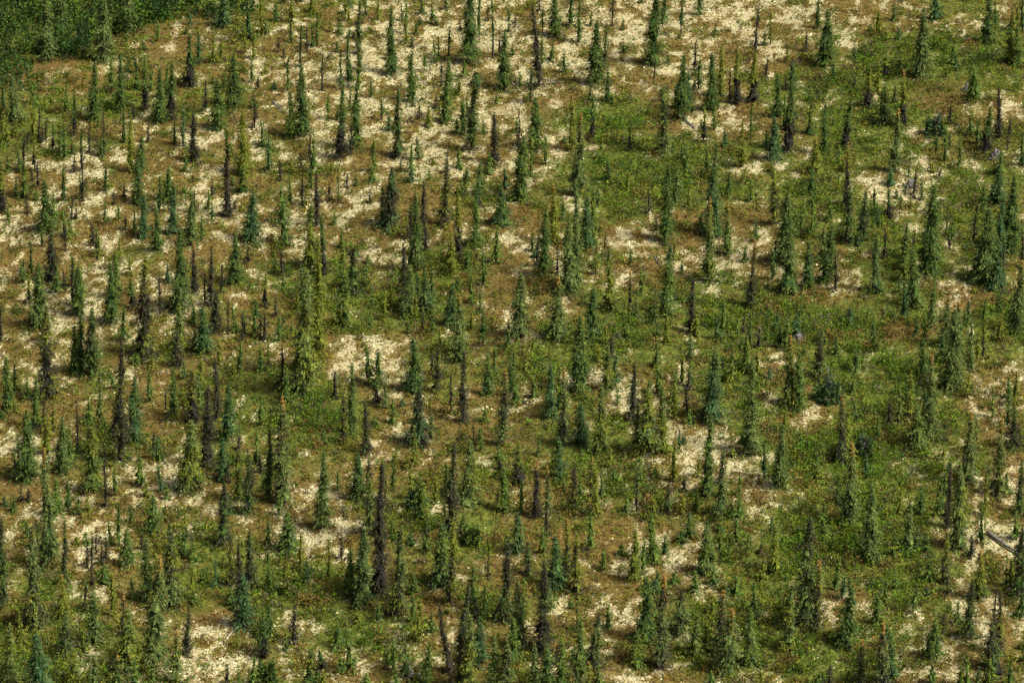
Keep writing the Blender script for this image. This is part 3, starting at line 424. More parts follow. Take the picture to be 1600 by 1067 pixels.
 (24.11, 52.75, 4.31, 0.57, -0.05, 'k'), (20.74, 36.23, 4.19, 0.55, -0.12, 'g'), (-30.56, 7.26, 4.0, 0.51, 0.18, 'k'), (-29.25, 62.84, 3.98, 0.63, 0.15, 'y'),
 (-21.08, 54.73, 4.9, 0.5, 0.13, 'k'), (6.82, -53.09, 2.3, 0.68, 0.04, 'k'), (-25.0, 54.76, 4.51, 0.53, 0.32, 'g'), (-36.86, -39.82, 3.85, 0.42, 0.23, 'kg'),
 (-29.15, 9.79, 3.47, 0.58, 0.3, 'k'), (-46.22, -9.58, 2.31, 0.79, 0.13, 'm'), (15.25, -31.17, 2.22, 0.75, -0.05, 'yo'), (17.24, -46.3, 2.16, 0.72, -0.06, 'ym'),
 (41.4, -57.93, 2.11, 0.83, -0.08, 'gm'), (32.3, -14.31, 1.93, 0.9, -0.17, 'e'), (13.44, -37.18, 1.86, 0.85, 0.1, 'bm'), (3.61, 39.13, 3.46, 0.62, -0.02, 'm'),
 (-10.67, 33.29, 1.71, 1.22, 0.02, 'b'), (7.21, -57.33, 2.12, 0.8, -0.03, 'm'), (-36.78, -37.24, 2.86, 0.54, 0.17, 'k'), (-30.35, 64.42, 3.19, 0.73, 0.12, 'y'),
 (9.33, -26.29, 1.38, 1.17, -0.02, 'm'), (6.4, -57.48, 2.6, 0.61, -0.03, 'yo'), (-52.06, 36.64, 3.43, 0.6, 0.24, 'k'), (11.14, -0.61, 1.79, 0.97, -0.11, 'm'),
 (17.58, -42.09, 1.67, 0.87, -0.05, 'mb'), (21.87, 76.91, 2.76, 1.22, -0.07, 'g'), (-51.1, 42.26, 4.23, 0.48, 0.29, 'k'), (11.6, 73.44, 4.05, 0.67, 0.13, 'kt'),
 (-26.36, 0.4, 3.06, 0.56, 0.12, 'k'), (-43.05, -15.62, 3.15, 0.51, 0.16, 'gy'), (22.11, 46.53, 3.11, 0.66, -0.09, 'm'), (-28.1, 46.11, 3.87, 0.52, 0.23, 'k'),
 (-9.29, 74.21, 3.25, 0.74, 0.04, 'gy'), (46.64, 4.63, 2.18, 0.79, 0.01, 'm'), (-30.01, -57.19, 1.63, 0.8, 0.08, 'm'), (56.02, 73.6, 2.84, 0.78, -0.2, 'g'),
 (-40.68, 68.84, 2.62, 0.83, 0.13, 'm'), (-17.37, 39.77, 3.45, 0.55, 0.25, 'k'), (-1.46, 65.85, 3.61, 0.58, 0.1, 'k'), (-21.71, 38.76, 3.45, 0.55, 0.19, 'k'),
 (4.56, 12.65, 3.3, 0.52, 0.01, 'k'), (15.06, -35.63, 1.35, 1.02, -0.03, 'mb'), (-28.15, -38.16, 1.85, 0.73, 0.08, 'm'), (3.47, 70.46, 3.83, 0.55, 0.11, 'gt'),
 (-2.89, -20.62, 2.6, 0.56, -0.06, 'm'), (43.4, -10.15, 2.65, 0.58, -0.1, 'y'), (-45.36, 39.45, 3.83, 0.48, 0.15, 'k'), (-39.9, 16.56, 2.59, 0.65, 0.06, 'y'),
 (44.73, -0.93, 2.51, 0.62, -0.09, 'e'), (-23.54, -4.79, 2.5, 0.62, 0.09, 'y'), (14.03, -42.02, 1.17, 1.12, 0.18, 'm'), (-49.31, 39.56, 3.54, 0.52, 0.23, 'gd'),
 (12.73, -31.26, 2.04, 0.66, -0.11, 'y'), (-27.32, 73.13, 2.23, 0.93, 0.08, 'g'), (-31.52, -6.45, 1.96, 0.77, 0.09, 'e'), (10.29, -30.97, 1.88, 0.72, -0.03, 'm'),
 (29.77, 22.04, 2.42, 0.69, -0.02, 'm'), (-1.3, -30.77, 2.22, 0.6, 0.08, 'yk'), (1.31, -6.06, 2.31, 0.65, -0.0, 'y'), (8.99, -23.37, 2.24, 0.62, 0.01, 'y'),
 (20.55, -28.66, 2.22, 0.61, -0.0, 'm'), (-8.82, 64.18, 3.2, 0.62, -0.05, 'm'), (-45.64, 24.57, 3.18, 0.53, 0.2, 'kr'), (-42.45, 18.35, 2.97, 0.56, 0.1, 'ek'),
 (-3.58, -20.55, 2.95, 0.47, 0.05, 'k'), (9.45, 16.84, 2.77, 0.59, 0.04, 'ky'), (-1.18, -22.35, 1.56, 0.88, 0.0, 'm'), (16.58, -16.87, 1.57, 0.9, -0.04, 'm'),
 (16.7, -10.66, 2.47, 0.58, 0.01, 'k'), (8.01, -39.52, 2.35, 0.53, -0.03, 'm'), (-32.92, 62.21, 3.48, 0.54, 0.24, 'y'), (-6.9, 35.57, 2.76, 0.61, 0.03, 'kg'),
 (-15.56, 75.34, 2.65, 0.75, 0.05, 'y'), (-21.24, 32.55, 2.47, 0.68, 0.07, 'g'), (15.22, 3.97, 1.81, 0.82, -0.12, 'm'), (5.32, 25.22, 2.44, 0.67, -0.02, 'e'),
 (-10.72, -35.51, 2.7, 0.45, 0.05, 'gy'), (-38.98, 22.46, 2.8, 0.56, 0.15, 'g'), (37.75, 26.29, 3.19, 0.5, -0.17, 'g'), (17.17, -4.3, 1.96, 0.71, -0.0, 'b'),
 (-20.19, 48.64, 2.73, 0.63, 0.07, 'mt'), (-4.94, 50.23, 3.52, 0.49, 0.02, 'm'), (-42.14, 23.92, 2.62, 0.6, 0.12, 'g'), (-14.39, -54.94, 1.47, 0.75, 0.04, 'm'),
 (-25.21, 67.45, 2.51, 0.73, -0.05, 'g'), (32.14, -45.83, 1.66, 0.69, -0.09, 'y'), (33.27, -43.44, 1.67, 0.69, -0.16, 'm'), (-50.09, 32.02, 3.13, 0.51, 0.21, 'k'),
 (-14.85, 33.81, 1.71, 0.93, 0.03, 'm'), (-7.68, -6.38, 2.31, 0.58, 0.03, 'k'), (3.74, -23.59, 2.24, 0.56, -0.01, 'y'), (45.69, -2.81, 2.33, 0.59, -0.16, 'k'),
 (-36.52, 42.42, 2.7, 0.61, 0.13, 'g'), (-11.8, -31.56, 2.3, 0.52, 0.07, 'k'), (16.66, -56.7, 1.63, 0.83, -0.05, 'mb'), (-23.39, 75.94, 2.04, 1.12, 0.06, 'y'),
 (8.67, 53.78, 3.15, 0.53, 0.0, 'g'), (15.89, 58.29, 2.97, 0.57, 0.12, 'kt'), (27.46, 41.55, 2.31, 0.69, -0.08, 'g'), (58.66, 73.9, 2.44, 0.74, -0.18, 'y'),
 (-45.7, 18.64, 2.97, 0.49, 0.14, 'k'), (16.46, 16.69, 2.22, 0.65, 0.03, 'y'), (12.45, -43.11, 1.34, 0.83, -0.03, 'b'), (-7.93, 57.82, 3.36, 0.5, 0.07, 'k'),
 (-24.67, 0.82, 3.06, 0.44, 0.11, 'k'), (-23.34, 65.07, 3.59, 0.47, 0.11, 'k'), (-19.21, 29.89, 2.46, 0.61, 0.01, 'k'), (-48.53, 39.01, 2.87, 0.51, 0.24, 'g'),
 (20.95, -36.82, 1.52, 0.71, -0.05, 'm'), (-48.21, 19.67, 2.6, 0.53, 0.14, 'g'), (12.15, 3.14, 2.88, 0.44, -0.0, 'e'), (-37.33, -39.34, 2.69, 0.39, 0.16, 'k'),
 (3.7, -54.3, 2.29, 0.43, 0.12, 'k'), (-21.38, 6.68, 2.37, 0.54, 0.07, 'y'), (-50.65, 49.56, 2.15, 0.7, 0.14, 'y'), (-9.87, 62.0, 2.2, 0.72, -0.03, 'mt'),
 (44.33, 73.67, 2.23, 0.74, -0.12, 'e'), (-27.83, 1.37, 3.95, 0.31, 0.16, 'kt'), (49.94, 59.96, 1.98, 0.76, -0.13, 'b'), (-23.4, 5.15, 2.54, 0.47, 0.05, 'k'),
 (9.17, -1.67, 1.88, 0.62, -0.03, 'yo'), (30.21, -0.35, 1.89, 0.62, -0.08, 'e'), (-44.94, -30.23, 1.71, 0.61, 0.12, 'g'), (-33.25, -27.34, 1.72, 0.61, 0.02, 'y'),
 (8.32, -5.14, 1.78, 0.65, -0.02, 'y'), (14.11, -10.94, 2.64, 0.42, -0.06, 'b'), (27.96, -25.56, 1.21, 0.88, -0.13, 'y'), (-15.01, -38.45, 2.52, 0.39, 0.06, 'k'),
 (-5.42, 48.99, 3.12, 0.46, 0.07, 'm'), (-17.81, 50.49, 2.54, 0.56, 0.06, 'm'), (-33.14, 27.43, 2.45, 0.53, 0.06, 'k'), (-15.83, -27.46, 2.23, 0.46, 0.06, 'm'),
 (19.66, -31.8, 1.36, 0.75, -0.04, 'm'), (-9.75, -57.04, 1.87, 0.51, 0.03, 'm'), (33.59, 66.67, 2.41, 0.62, -0.05, 'k'), (-42.14, -58.29, 1.3, 0.93, 0.09, 'm'),
 (25.68, -56.83, 1.31, 0.94, -0.06, 'mb'), (20.78, -56.99, 1.63, 0.69, -0.06, 'y'), (-46.56, 35.37, 2.19, 0.6, 0.14, 'k'), (-55.41, 45.78, 1.94, 0.7, 0.11, 'y'),
 (-18.27, 29.49, 3.77, 0.34, 0.13, 'm'), (-22.95, 10.57, 1.83, 0.64, 0.06, 'e'), (-26.97, -41.67, 1.34, 0.7, 0.06, 'm'), (-27.52, -45.2, 1.33, 0.69, 0.06, 'm'),
 (-17.02, -53.44, 1.32, 0.68, 0.04, 'mb'), (44.53, 2.85, 1.99, 0.57, -0.13, 'm'), (-14.29, 48.07, 2.72, 0.49, 0.05, 'gt'), (-8.39, 65.05, 3.01, 0.47, 0.03, 'm'),
 (-5.89, 55.5, 2.57, 0.54, 0.02, 'y'), (18.51, 28.19, 2.26, 0.54, -0.06, 'y'), (-39.01, -30.95, 2.05, 0.46, 0.13, 'g'), (-10.52, -53.83, 1.97, 0.43, 0.04, 'e'),
 (-23.74, -57.42, 2.03, 0.43, 0.08, 'k'), (-25.99, -24.98, 2.24, 0.41, 0.09, 'k'), (-43.16, 61.65, 1.59, 0.81, 0.05, 'y'), (-32.08, 55.77, 2.37, 0.54, 0.06, 'g'),
 (31.3, 63.92, 2.4, 0.55, -0.13, 'y'), (43.08, 30.14, 2.27, 0.5, -0.13, 'g'), (-26.8, -6.84, 1.78, 0.55, 0.07, 'y'), (-33.4, -19.14, 2.09, 0.45, 0.18, 'k'),
 (39.89, -21.03, 1.57, 0.59, -0.02, 'y'), (-22.74, -57.52, 1.47, 0.69, 0.06, 'm'), (-53.77, 43.44, 1.93, 0.59, 0.14, 'y'), (-23.63, 36.16, 1.63, 0.68, 0.05, 'y'),
 (-12.16, -56.98, 1.31, 0.67, 0.03, 'm'), (-52.13, 30.0, 2.46, 0.44, 0.18, 'g'), (-49.38, 13.25, 2.39, 0.42, 0.17, 'kt'), (-7.01, -1.01, 2.15, 0.44, 0.02, 'yo'),
 (-36.11, -38.96, 2.35, 0.34, 0.14, 'k'), (9.69, -37.32, 1.35, 0.59, -0.02, 'mb'), (-53.64, 35.52, 2.1, 0.51, 0.15, 'm'), (2.1, 39.48, 2.88, 0.38, -0.04, 'y'),
 (28.18, -56.41, 1.14, 0.62, -0.06, 'm'), (-6.02, 45.73, 1.94, 0.56, 0.02, 'g'), (8.99, 29.49, 1.89, 0.54, -0.02, 'ed'), (14.19, -0.25, 1.44, 0.62, -0.03, 'e'),
 (26.78, -19.58, 1.39, 0.59, -0.06, 'm'), (43.32, -52.39, 1.31, 0.54, -0.1, 'm'), (-50.59, 26.61, 2.26, 0.43, 0.19, 'k'), (-14.05, 7.46, 2.19, 0.41, 0.08, 'm'),
 (35.89, -44.34, 1.0, 0.72, 0.01, 'b'), (-17.47, 19.54, 2.6, 0.36, 0.06, 'm'), (40.66, 27.77, 1.7, 0.57, -0.09, 'm'), (-18.99, 74.31, 2.44, 0.46, 0.06, 'y'),
 (-44.5, -28.57, 1.71, 0.43, 0.12, 'k'), (-48.19, -13.58, 0.88, 0.91, 0.09, 'g'), (20.32, -22.26, 1.04, 0.74, -0.03, 'y'), (-35.58, 56.37, 2.37, 0.43, 0.14, 'g'),
 (-31.41, -27.52, 1.38, 0.52, 0.07, 'm'), (-19.0, -41.76, 1.34, 0.5, 0.04, 'y'), (-7.85, 1.99, 1.99, 0.41, 0.02, 'g'), (-14.01, 2.79, 1.99, 0.41, 0.04, 'm'),
 (-38.26, -30.26, 1.88, 0.38, 0.07, 'y'), (-35.84, -37.9, 1.86, 0.37, 0.15, 'k'), (0.33, 71.97, 2.13, 0.48, 0.04, 'kt'), (2.33, -57.5, 1.47, 0.53, -0.01, 'yo'),
 (-19.42, 76.43, 1.84, 0.56, 0.04, 'y'), (-10.56, 76.89, 2.04, 0.56, 0.03, 'g'), (33.13, 53.56, 1.77, 0.53, -0.08, 'm'), (-9.66, -23.63, 1.55, 0.44, -0.01, 'y'),
 (-31.59, 30.7, 2.08, 0.4, 0.09, 'k'), (-31.16, 25.01, 1.88, 0.43, 0.08, 'g'), (12.03, 14.95, 1.84, 0.42, -0.06, 'b'), (-25.4, -19.54, 1.39, 0.48, 0.13, 'k'),
 (15.61, -27.6, 1.37, 0.46, -0.03, 'k'), (12.75, 37.08, 1.63, 0.51, -0.03, 'm'), (-36.46, -3.44, 1.26, 0.56, 0.1, 'm'), (-12.86, -16.65, 1.22, 0.54, 0.02, 'm'),
 (-17.08, 76.4, 2.04, 0.47, 0.04, 'g'), (-52.17, 40.59, 1.92, 0.41, 0.1, 'k'), (27.7, 35.74, 1.53, 0.51, -0.06, 'y'), (-18.43, 24.51, 1.5, 0.5, 0.04, 'm'),
 (-2.55, -15.11, 1.4, 0.45, 0.01, 'm'), (-10.66, -22.87, 1.38, 0.44, -0.05, 'y'), (2.44, -21.27, 2.08, 0.3, -0.01, 'g'), (4.68, -27.26, 1.72, 0.35, -0.04, 'm'),
 (-32.88, -36.03, 1.69, 0.34, 0.09, 'k'), (-23.33, -51.74, 1.32, 0.41, 0.05, 'y'), (-40.7, 29.38, 1.61, 0.47, 0.09, 'k'), (-11.08, 71.3, 1.82, 0.48, 0.03, 'g'),
 (9.73, 42.05, 2.51, 0.31, -0.07, 'y'), (37.7, 3.74, 1.63, 0.41, -0.09, 'e'), (-39.91, 22.7, 1.5, 0.46, 0.08, 'kt'), (-39.41, 42.79, 2.12, 0.35, 0.11, 'k'),
 (-50.7, 41.84, 2.12, 0.35, 0.14, 'k'), (-47.2, 39.1, 1.92, 0.38, 0.12, 'g'), (-12.82, 75.39, 2.24, 0.37, -0.0, 'm'), (10.4, 43.92, 2.13, 0.35, 0.01, 'y'),
 (9.97, -12.86, 1.76, 0.33, -0.1, 'm'), (-8.4, 51.76, 1.77, 0.42, 0.02, 'k'), (-24.64, 34.32, 1.72, 0.41, 0.06, 'k'), (-17.43, 32.47, 1.71, 0.41, 0.04, 'k'),
 (-7.68, 78.04, 1.64, 0.66, -0.08, 'g'), (-24.75, 36.2, 1.53, 0.44, 0.05, 'k'), (-8.02, -56.81, 1.14, 0.4, 0.02, 'y'), (-2.79, 75.22, 2.04, 0.37, 0.01, 'k'),
 (-34.49, 31.17, 0.95, 0.67, 0.04, 'm'), (-22.56, 36.88, 1.72, 0.38, 0.05, 'k'), (-36.68, 57.17, 1.38, 0.5, 0.07, 'y'), (41.69, 28.32, 1.32, 0.47, -0.04, 'y'),
 (-20.94, 71.09, 1.62, 0.44, 0.04, 'y'), (-50.93, 33.43, 1.52, 0.41, 0.11, 'k'), (-40.84, 24.64, 1.69, 0.33, 0.1, 'mt'), (15.84, -20.29, 0.87, 0.53, -0.02, 'b'),
 (-50.44, 42.55, 2.12, 0.28, 0.14, 'k'), (-51.33, 30.34, 1.52, 0.37, 0.11, 'k'), (-38.1, 9.61, 1.46, 0.35, 0.08, 'm'), (-41.43, 47.84, 1.85, 0.32, 0.1, 'kt'),
 (-10.18, 48.63, 1.85, 0.32, 0.06, 'kt'), (-11.85, 35.95, 1.24, 0.44, 0.02, 'g'), (-27.7, 59.57, 1.39, 0.43, 0.05, 'y'), (-52.43, 25.47, 1.32, 0.4, 0.1, 'm'),
 (-1.83, -8.41, 1.24, 0.37, 0.0, 'm'), (41.2, 19.17, 1.67, 0.29, -0.1, 'k'), (44.92, 36.46, 1.24, 0.41, -0.08, 'y'), (-19.95, 65.24, 1.4, 0.4, 0.04, 'g'),
 (-20.0, 72.76, 1.42, 0.41, 0.04, 'g'), (-43.84, -28.26, 1.2, 0.32, 0.08, 'k'), (-38.82, -5.95, 1.25, 0.34, 0.07, 'm'), (-26.56, 64.75, 1.7, 0.33, 0.06, 'kt'),
 (17.13, 14.12, 1.11, 0.39, 0.01, 'b'), (-8.73, 33.59, 1.33, 0.34, -0.07, 'm'), (15.75, 19.69, 1.3, 0.33, -0.03, 'e'), (-28.21, 26.87, 1.13, 0.37, 0.04, 'y'),
 (-38.61, -35.91, 0.85, 0.37, 0.05, 'y'), (-41.64, 27.86, 1.51, 0.27, 0.09, 'k'), (-11.46, 67.78, 1.41, 0.29, 0.02, 'k'), (-6.02, 72.88, 1.42, 0.3, 0.01, 'k'),
 (3.22, 77.38, 1.64, 0.3, -0.04, 'k'), (12.82, 72.72, 1.42, 0.3, 0.03, 'g'), (17.7, 63.49, 1.2, 0.33, -0.03, 'g'), (-45.25, 24.86, 1.13, 0.3, 0.07, 'k'),
 (-18.24, 69.29, 1.01, 0.37, 0.06, 'k'), (-28.07, 48.41, 1.17, 0.25, 0.04, 'k'), (-25.92, 63.69, 1.2, 0.22, 0.04, 'k'), (-29.01, 27.55, 0.94, 0.23, 0.04, 'k'),
]
BUSHES = [
 (46.0, 44.54, 2.32, 2.0, -0.14, 'bu'),
 (-8.57, -30.6, 2.21, 1.37, 0.03, 'bu'),
 (30.01, -10.97, 2.91, 2.28, -0.06, 'bu'),
 (32.36, -21.29, 2.34, 1.63, -0.12, 'bu'),
 (-3.62, -36.01, 1.94, 1.56, 0.08, 'mu'),
 (-20.46, -56.71, 2.2, 1.74, 0.08, 'gu'),
 (-16.45, -56.81, 1.14, 1.07, 0.03, 'mu'),
]
LICHEN = [[14.9, 74.1, 20.8, 10.7, 1.0], [-7.4, 70.8, 13.3, 12.2, 1.0], [-17.3, 60.7, 9.4, 11.7, 0.9], [3.6, 61.0, 10.1, 8.4, 0.9], [-11.2, 47.9, 8.4, 9.5, 0.9], [-22.4, 46.3, 7.0, 9.4, 0.8], [-12.3, 37.3, 10.3, 6.0, 0.8], [-4.3, 52.7, 6.4, 9.7, 0.8], [-26.5, 56.9, 6.4, 8.2, 0.7], [-32.7, 44.1, 6.3, 4.7, 0.9], [-39.7, 45.5, 4.2, 3.9, 0.8], [-43.2, 38.2, 6.9, 4.5, 0.7], [-47.9, 25.6, 7.3, 5.7, 0.8], [-51.8, 36.2, 4.1, 4.5, 0.6], [-44.7, 20.1, 3.9, 2.8, 0.6], [-31.8, 24.1, 6.0, 8.5, 0.7], [-30.2, 28.7, 4.0, 8.7, 0.9], [-41.5, 15.0, 4.5, 6.8, 0.6], [-43.9, 6.4, 5.7, 7.8, 0.9], [-46.6, 2.8, 5.0, 3.8, 0.8], [-35.3, 10.8, 3.9, 5.3, 0.6], [-31.8, 7.0, 3.2, 5.2, 0.7], [-38.3, -4.6, 4.9, 3.7, 0.6], [-42.5, -6.6, 4.3, 4.9, 0.6], [-45.3, -18.1, 3.6, 4.6, 0.7], [-35.1, -25.7, 4.7, 4.4, 0.9], [-30.3, -26.6, 3.5, 4.4, 0.8], [-27.2, -28.8, 2.9, 2.7, 0.7], [-42.7, -35.2, 4.0, 5.2, 0.7], [-38.5, -36.9, 3.4, 5.2, 0.8], [-35.1, -37.6, 2.3, 3.1, 0.5], [-18.2, -34.6, 4.6, 4.2, 0.9], [-20.7, -31.6, 2.3, 3.2, 0.8], [-17.3, -29.9, 3.5, 3.2, 0.6], [-25.7, -49.2, 3.3, 2.9, 0.8], [-25.2, -55.4, 3.8, 3.7, 0.9], [-10.8, -52.4, 5.4, 5.7, 0.5], [-11.6, -46.8, 3.3, 1.9, 0.5], [-18.1, -47.8, 2.2, 1.9, 0.6], [-16.1, -3.4, 3.7, 4.9, 0.9], [-12.4, -4.2, 3.1, 7.3, 1.0], [-11.3, -18.0, 3.0, 4.6, 0.8], [-12.4, -22.5, 2.4, 3.3, 0.6], [-22.6, 25.1, 5.3, 7.1, 0.8], [-17.4, 27.7, 5.4, 5.7, 0.9], [-14.4, 17.7, 5.2, 4.1, 0.9], [-19.0, 18.5, 2.0, 4.1, 0.9], [-10.5, 20.3, 3.9, 2.8, 0.7], [2.0, 16.7, 3.3, 4.1, 0.6], [0.7, 19.3, 2.6, 2.1, 0.7], [12.5, 21.5, 4.0, 3.5, 0.8], [13.0, 14.3, 3.9, 5.4, 0.5], [10.3, 12.6, 2.6, 2.7, 0.8], [24.9, 18.6, 5.9, 5.5, 0.8], [22.9, 17.5, 3.9, 3.4, 0.9], [18.1, 13.6, 2.6, 5.4, 0.7], [1.9, 0.5, 3.1, 3.1, 0.7], [5.7, 5.4, 1.9, 3.2, 0.5], [9.1, -9.6, 4.3, 3.6, 0.9], [11.5, -10.6, 3.6, 4.7, 0.8], [9.6, -13.8, 3.0, 2.3, 0.9], [16.7, -4.2, 2.5, 4.9, 0.5], [15.4, -20.9, 5.3, 4.5, 0.95], [17.8, -19.9, 4.7, 3.4, 1.0], [15.2, -26.0, 3.5, 3.3, 0.8], [19.4, -23.9, 2.3, 3.3, 0.8], [9.3, -27.9, 2.3, 2.7, 0.8], [22.5, -29.4, 2.3, 4.3, 0.8], [14.2, -35.7, 3.4, 3.1, 0.9], [16.3, -38.9, 3.9, 3.1, 0.9], [10.2, -37.5, 2.8, 2.1, 0.9], [9.3, -48.6, 2.7, 3.9, 0.7], [4.4, -45.7, 2.2, 3.9, 0.8], [9.7, -55.1, 4.3, 2.3, 0.9], [27.0, -15.4, 3.0, 2.3, 0.8], [27.8, -13.0, 3.0, 2.3, 0.7], [26.0, -3.6, 2.5, 2.5, 0.4], [37.9, -20.6, 3.0, 2.8, 0.9], [41.8, -17.8, 2.4, 2.3, 0.7], [44.6, -8.9, 3.7, 4.8, 0.7], [48.1, -5.3, 2.5, 4.9, 0.6], [44.4, -25.8, 2.9, 4.4, 0.7], [43.9, -35.2, 2.3, 6.3, 0.9], [39.7, -36.7, 2.8, 4.2, 0.9], [38.4, -43.1, 2.8, 3.0, 0.8], [27.4, -48.2, 2.7, 2.9, 0.9], [27.1, -45.3, 2.2, 2.5, 0.8], [36.7, -53.2, 4.3, 3.8, 0.8], [34.3, -55.9, 3.2, 1.9, 0.9], [41.6, -48.4, 3.3, 4.9, 0.7], [33.6, 13.2, 1.9, 4.0, 0.7], [30.0, 8.2, 2.6, 2.6, 0.8], [32.5, 23.7, 3.3, 2.8, 0.5], [40.5, 31.6, 4.1, 3.7, 0.9], [42.7, 26.1, 2.0, 2.9, 0.6], [44.8, 21.5, 2.0, 5.6, 0.7], [42.4, 11.3, 3.2, 2.0, 0.9], [32.4, 69.9, 4.4, 7.0, 0.8], [30.0, 77.5, 6.0, 5.4, 0.8], [40.0, 73.4, 3.0, 2.7, 0.8], [38.1, 68.1, 2.2, 2.1, 0.8], [34.1, 53.5, 4.3, 3.2, 0.6], [31.8, 41.3, 2.8, 3.1, 0.6], [43.9, 45.0, 4.2, 3.9, 0.8], [52.5, 72.0, 2.2, 3.5, 1.0], [46.5, 71.8, 3.0, 2.6, 0.6], [53.7, 51.4, 2.8, 3.2, 0.5], [29.2, 65.2, 2.9, 6.8, 0.6], [21.8, 48.4, 4.9, 4.0, 0.9], [18.8, 62.1, 4.3, 8.4, 0.9], [23.9, 37.0, 5.5, 3.0, 0.7], [9.2, 53.8, 2.8, 3.2, 0.6], [6.9, 42.8, 4.2, 3.1, 0.5], [0.0, 38.2, 4.1, 6.0, 0.6], [47.6, 40.6, 2.1, 3.8, 0.7], [-38.7, 66.8, 1.8, 1.7, 0.6], [-45.7, 59.8, 1.4, 2.5, 0.6], [-29.7, 63.2, 2.9, 2.5, 0.5], [5.6, 49.4, 4.2, 6.4, 0.6], [-28.6, 34.8, 3.4, 4.5, 0.5], [-16.2, 31.7, 4.1, 3.7, 0.7], [-51.9, 22.2, 2.6, 3.5, 0.6], [-44.1, -2.9, 2.5, 2.5, 0.5], [-25.6, 9.5, 2.6, 2.6, 0.4], [-2.5, 3.6, 3.8, 5.1, 0.4], [-9.4, -22.4, 3.5, 2.2, 0.4], [6.7, 27.6, 2.0, 2.2, 0.4]]
SHRUBBY = [[10.6, 51.0, 4.9, 4.8, 1.0], [17.1, 36.7, 8.9, 7.5, 1.0], [10.9, 35.3, 5.5, 7.4, 0.9], [35.9, 58.3, 7.2, 8.3, 0.7], [45.0, 63.3, 7.3, 8.5, 0.8], [38.5, 47.2, 5.6, 7.9, 0.8], [32.2, 29.5, 4.0, 7.3, 0.8], [46.8, 27.3, 4.0, 8.7, 0.6], [38.8, 14.2, 5.2, 8.1, 0.7], [28.4, 4.3, 5.7, 5.1, 0.8], [33.3, 1.7, 6.3, 6.3, 0.9], [19.1, 7.7, 5.1, 7.8, 0.7], [25.5, 8.3, 3.8, 3.9, 0.6], [12.5, 0.4, 6.2, 6.3, 0.8], [5.0, -1.8, 4.4, 5.0, 0.6], [35.0, -7.6, 7.4, 6.0, 0.9], [35.9, -17.0, 7.2, 6.9, 0.9], [30.6, -22.3, 5.9, 6.7, 0.9], [26.3, -25.1, 3.5, 4.4, 0.8], [28.5, -34.1, 8.6, 6.3, 1.0], [33.8, -38.5, 6.8, 6.1, 1.0], [22.7, -36.4, 4.5, 6.2, 0.8], [29.8, -52.5, 6.5, 3.8, 0.7], [22.9, -50.5, 4.4, 3.8, 0.7], [-18.2, -10.6, 6.1, 4.7, 0.7], [-16.8, -15.5, 4.8, 4.6, 0.8], [-9.0, 10.5, 3.9, 7.9, 0.6], [-12.8, 8.2, 5.1, 6.5, 0.7], [-5.7, -33.4, 4.6, 4.2, 0.6], [-13.1, -49.4, 5.5, 2.9, 0.7], [-20.0, -43.7, 4.4, 4.0, 0.9], [-28.2, -38.7, 4.5, 6.1, 0.7], [-41.3, -51.4, 3.3, 4.8, 0.8], [7.7, -20.1, 3.6, 3.4, 0.6], [3.9, -43.8, 3.3, 4.0, 0.5], [21.2, -11.7, 4.8, 4.7, 0.6], [-30.3, -19.1, 3.6, 4.5, 0.5], [-36.0, -2.5, 2.5, 2.5, 0.8], [-28.6, -10.1, 3.7, 4.8, 0.5], [-6.3, 4.4, 3.8, 5.1, 0.4], [-17.4, 12.6, 3.9, 5.3, 0.6], [-39.5, -5.7, 3.1, 4.9, 0.5], [-37.6, -18.4, 3.6, 3.4, 0.5], [18.1, -49.0, 4.9, 4.8, 0.8], [11.6, -26.9, 3.5, 3.3, 0.5], [21.3, -40.9, 3.4, 4.0, 0.7], [-2.7, 31.5, 3.4, 4.4, 0.5], [-16.4, 37.2, 2.7, 4.5, 0.4], [-32.6, 52.9, 4.3, 4.9, 0.7], [-42.4, 52.0, 5.7, 4.8, 0.7], [-51.8, 47.1, 4.2, 6.3, 0.6], [53.6, 63.1, 4.3, 8.5, 0.7], [36.8, 69.6, 2.9, 5.2, 0.5], [48.0, 4.2, 3.8, 5.2, 0.6], [40.9, -3.3, 3.7, 5.0, 0.7], [-2.2, -45.4, 3.3, 3.9, 0.4], [-10.3, -32.5, 2.9, 3.2, 0.6], [-39.8, -45.3, 2.8, 4.0, 0.6]]
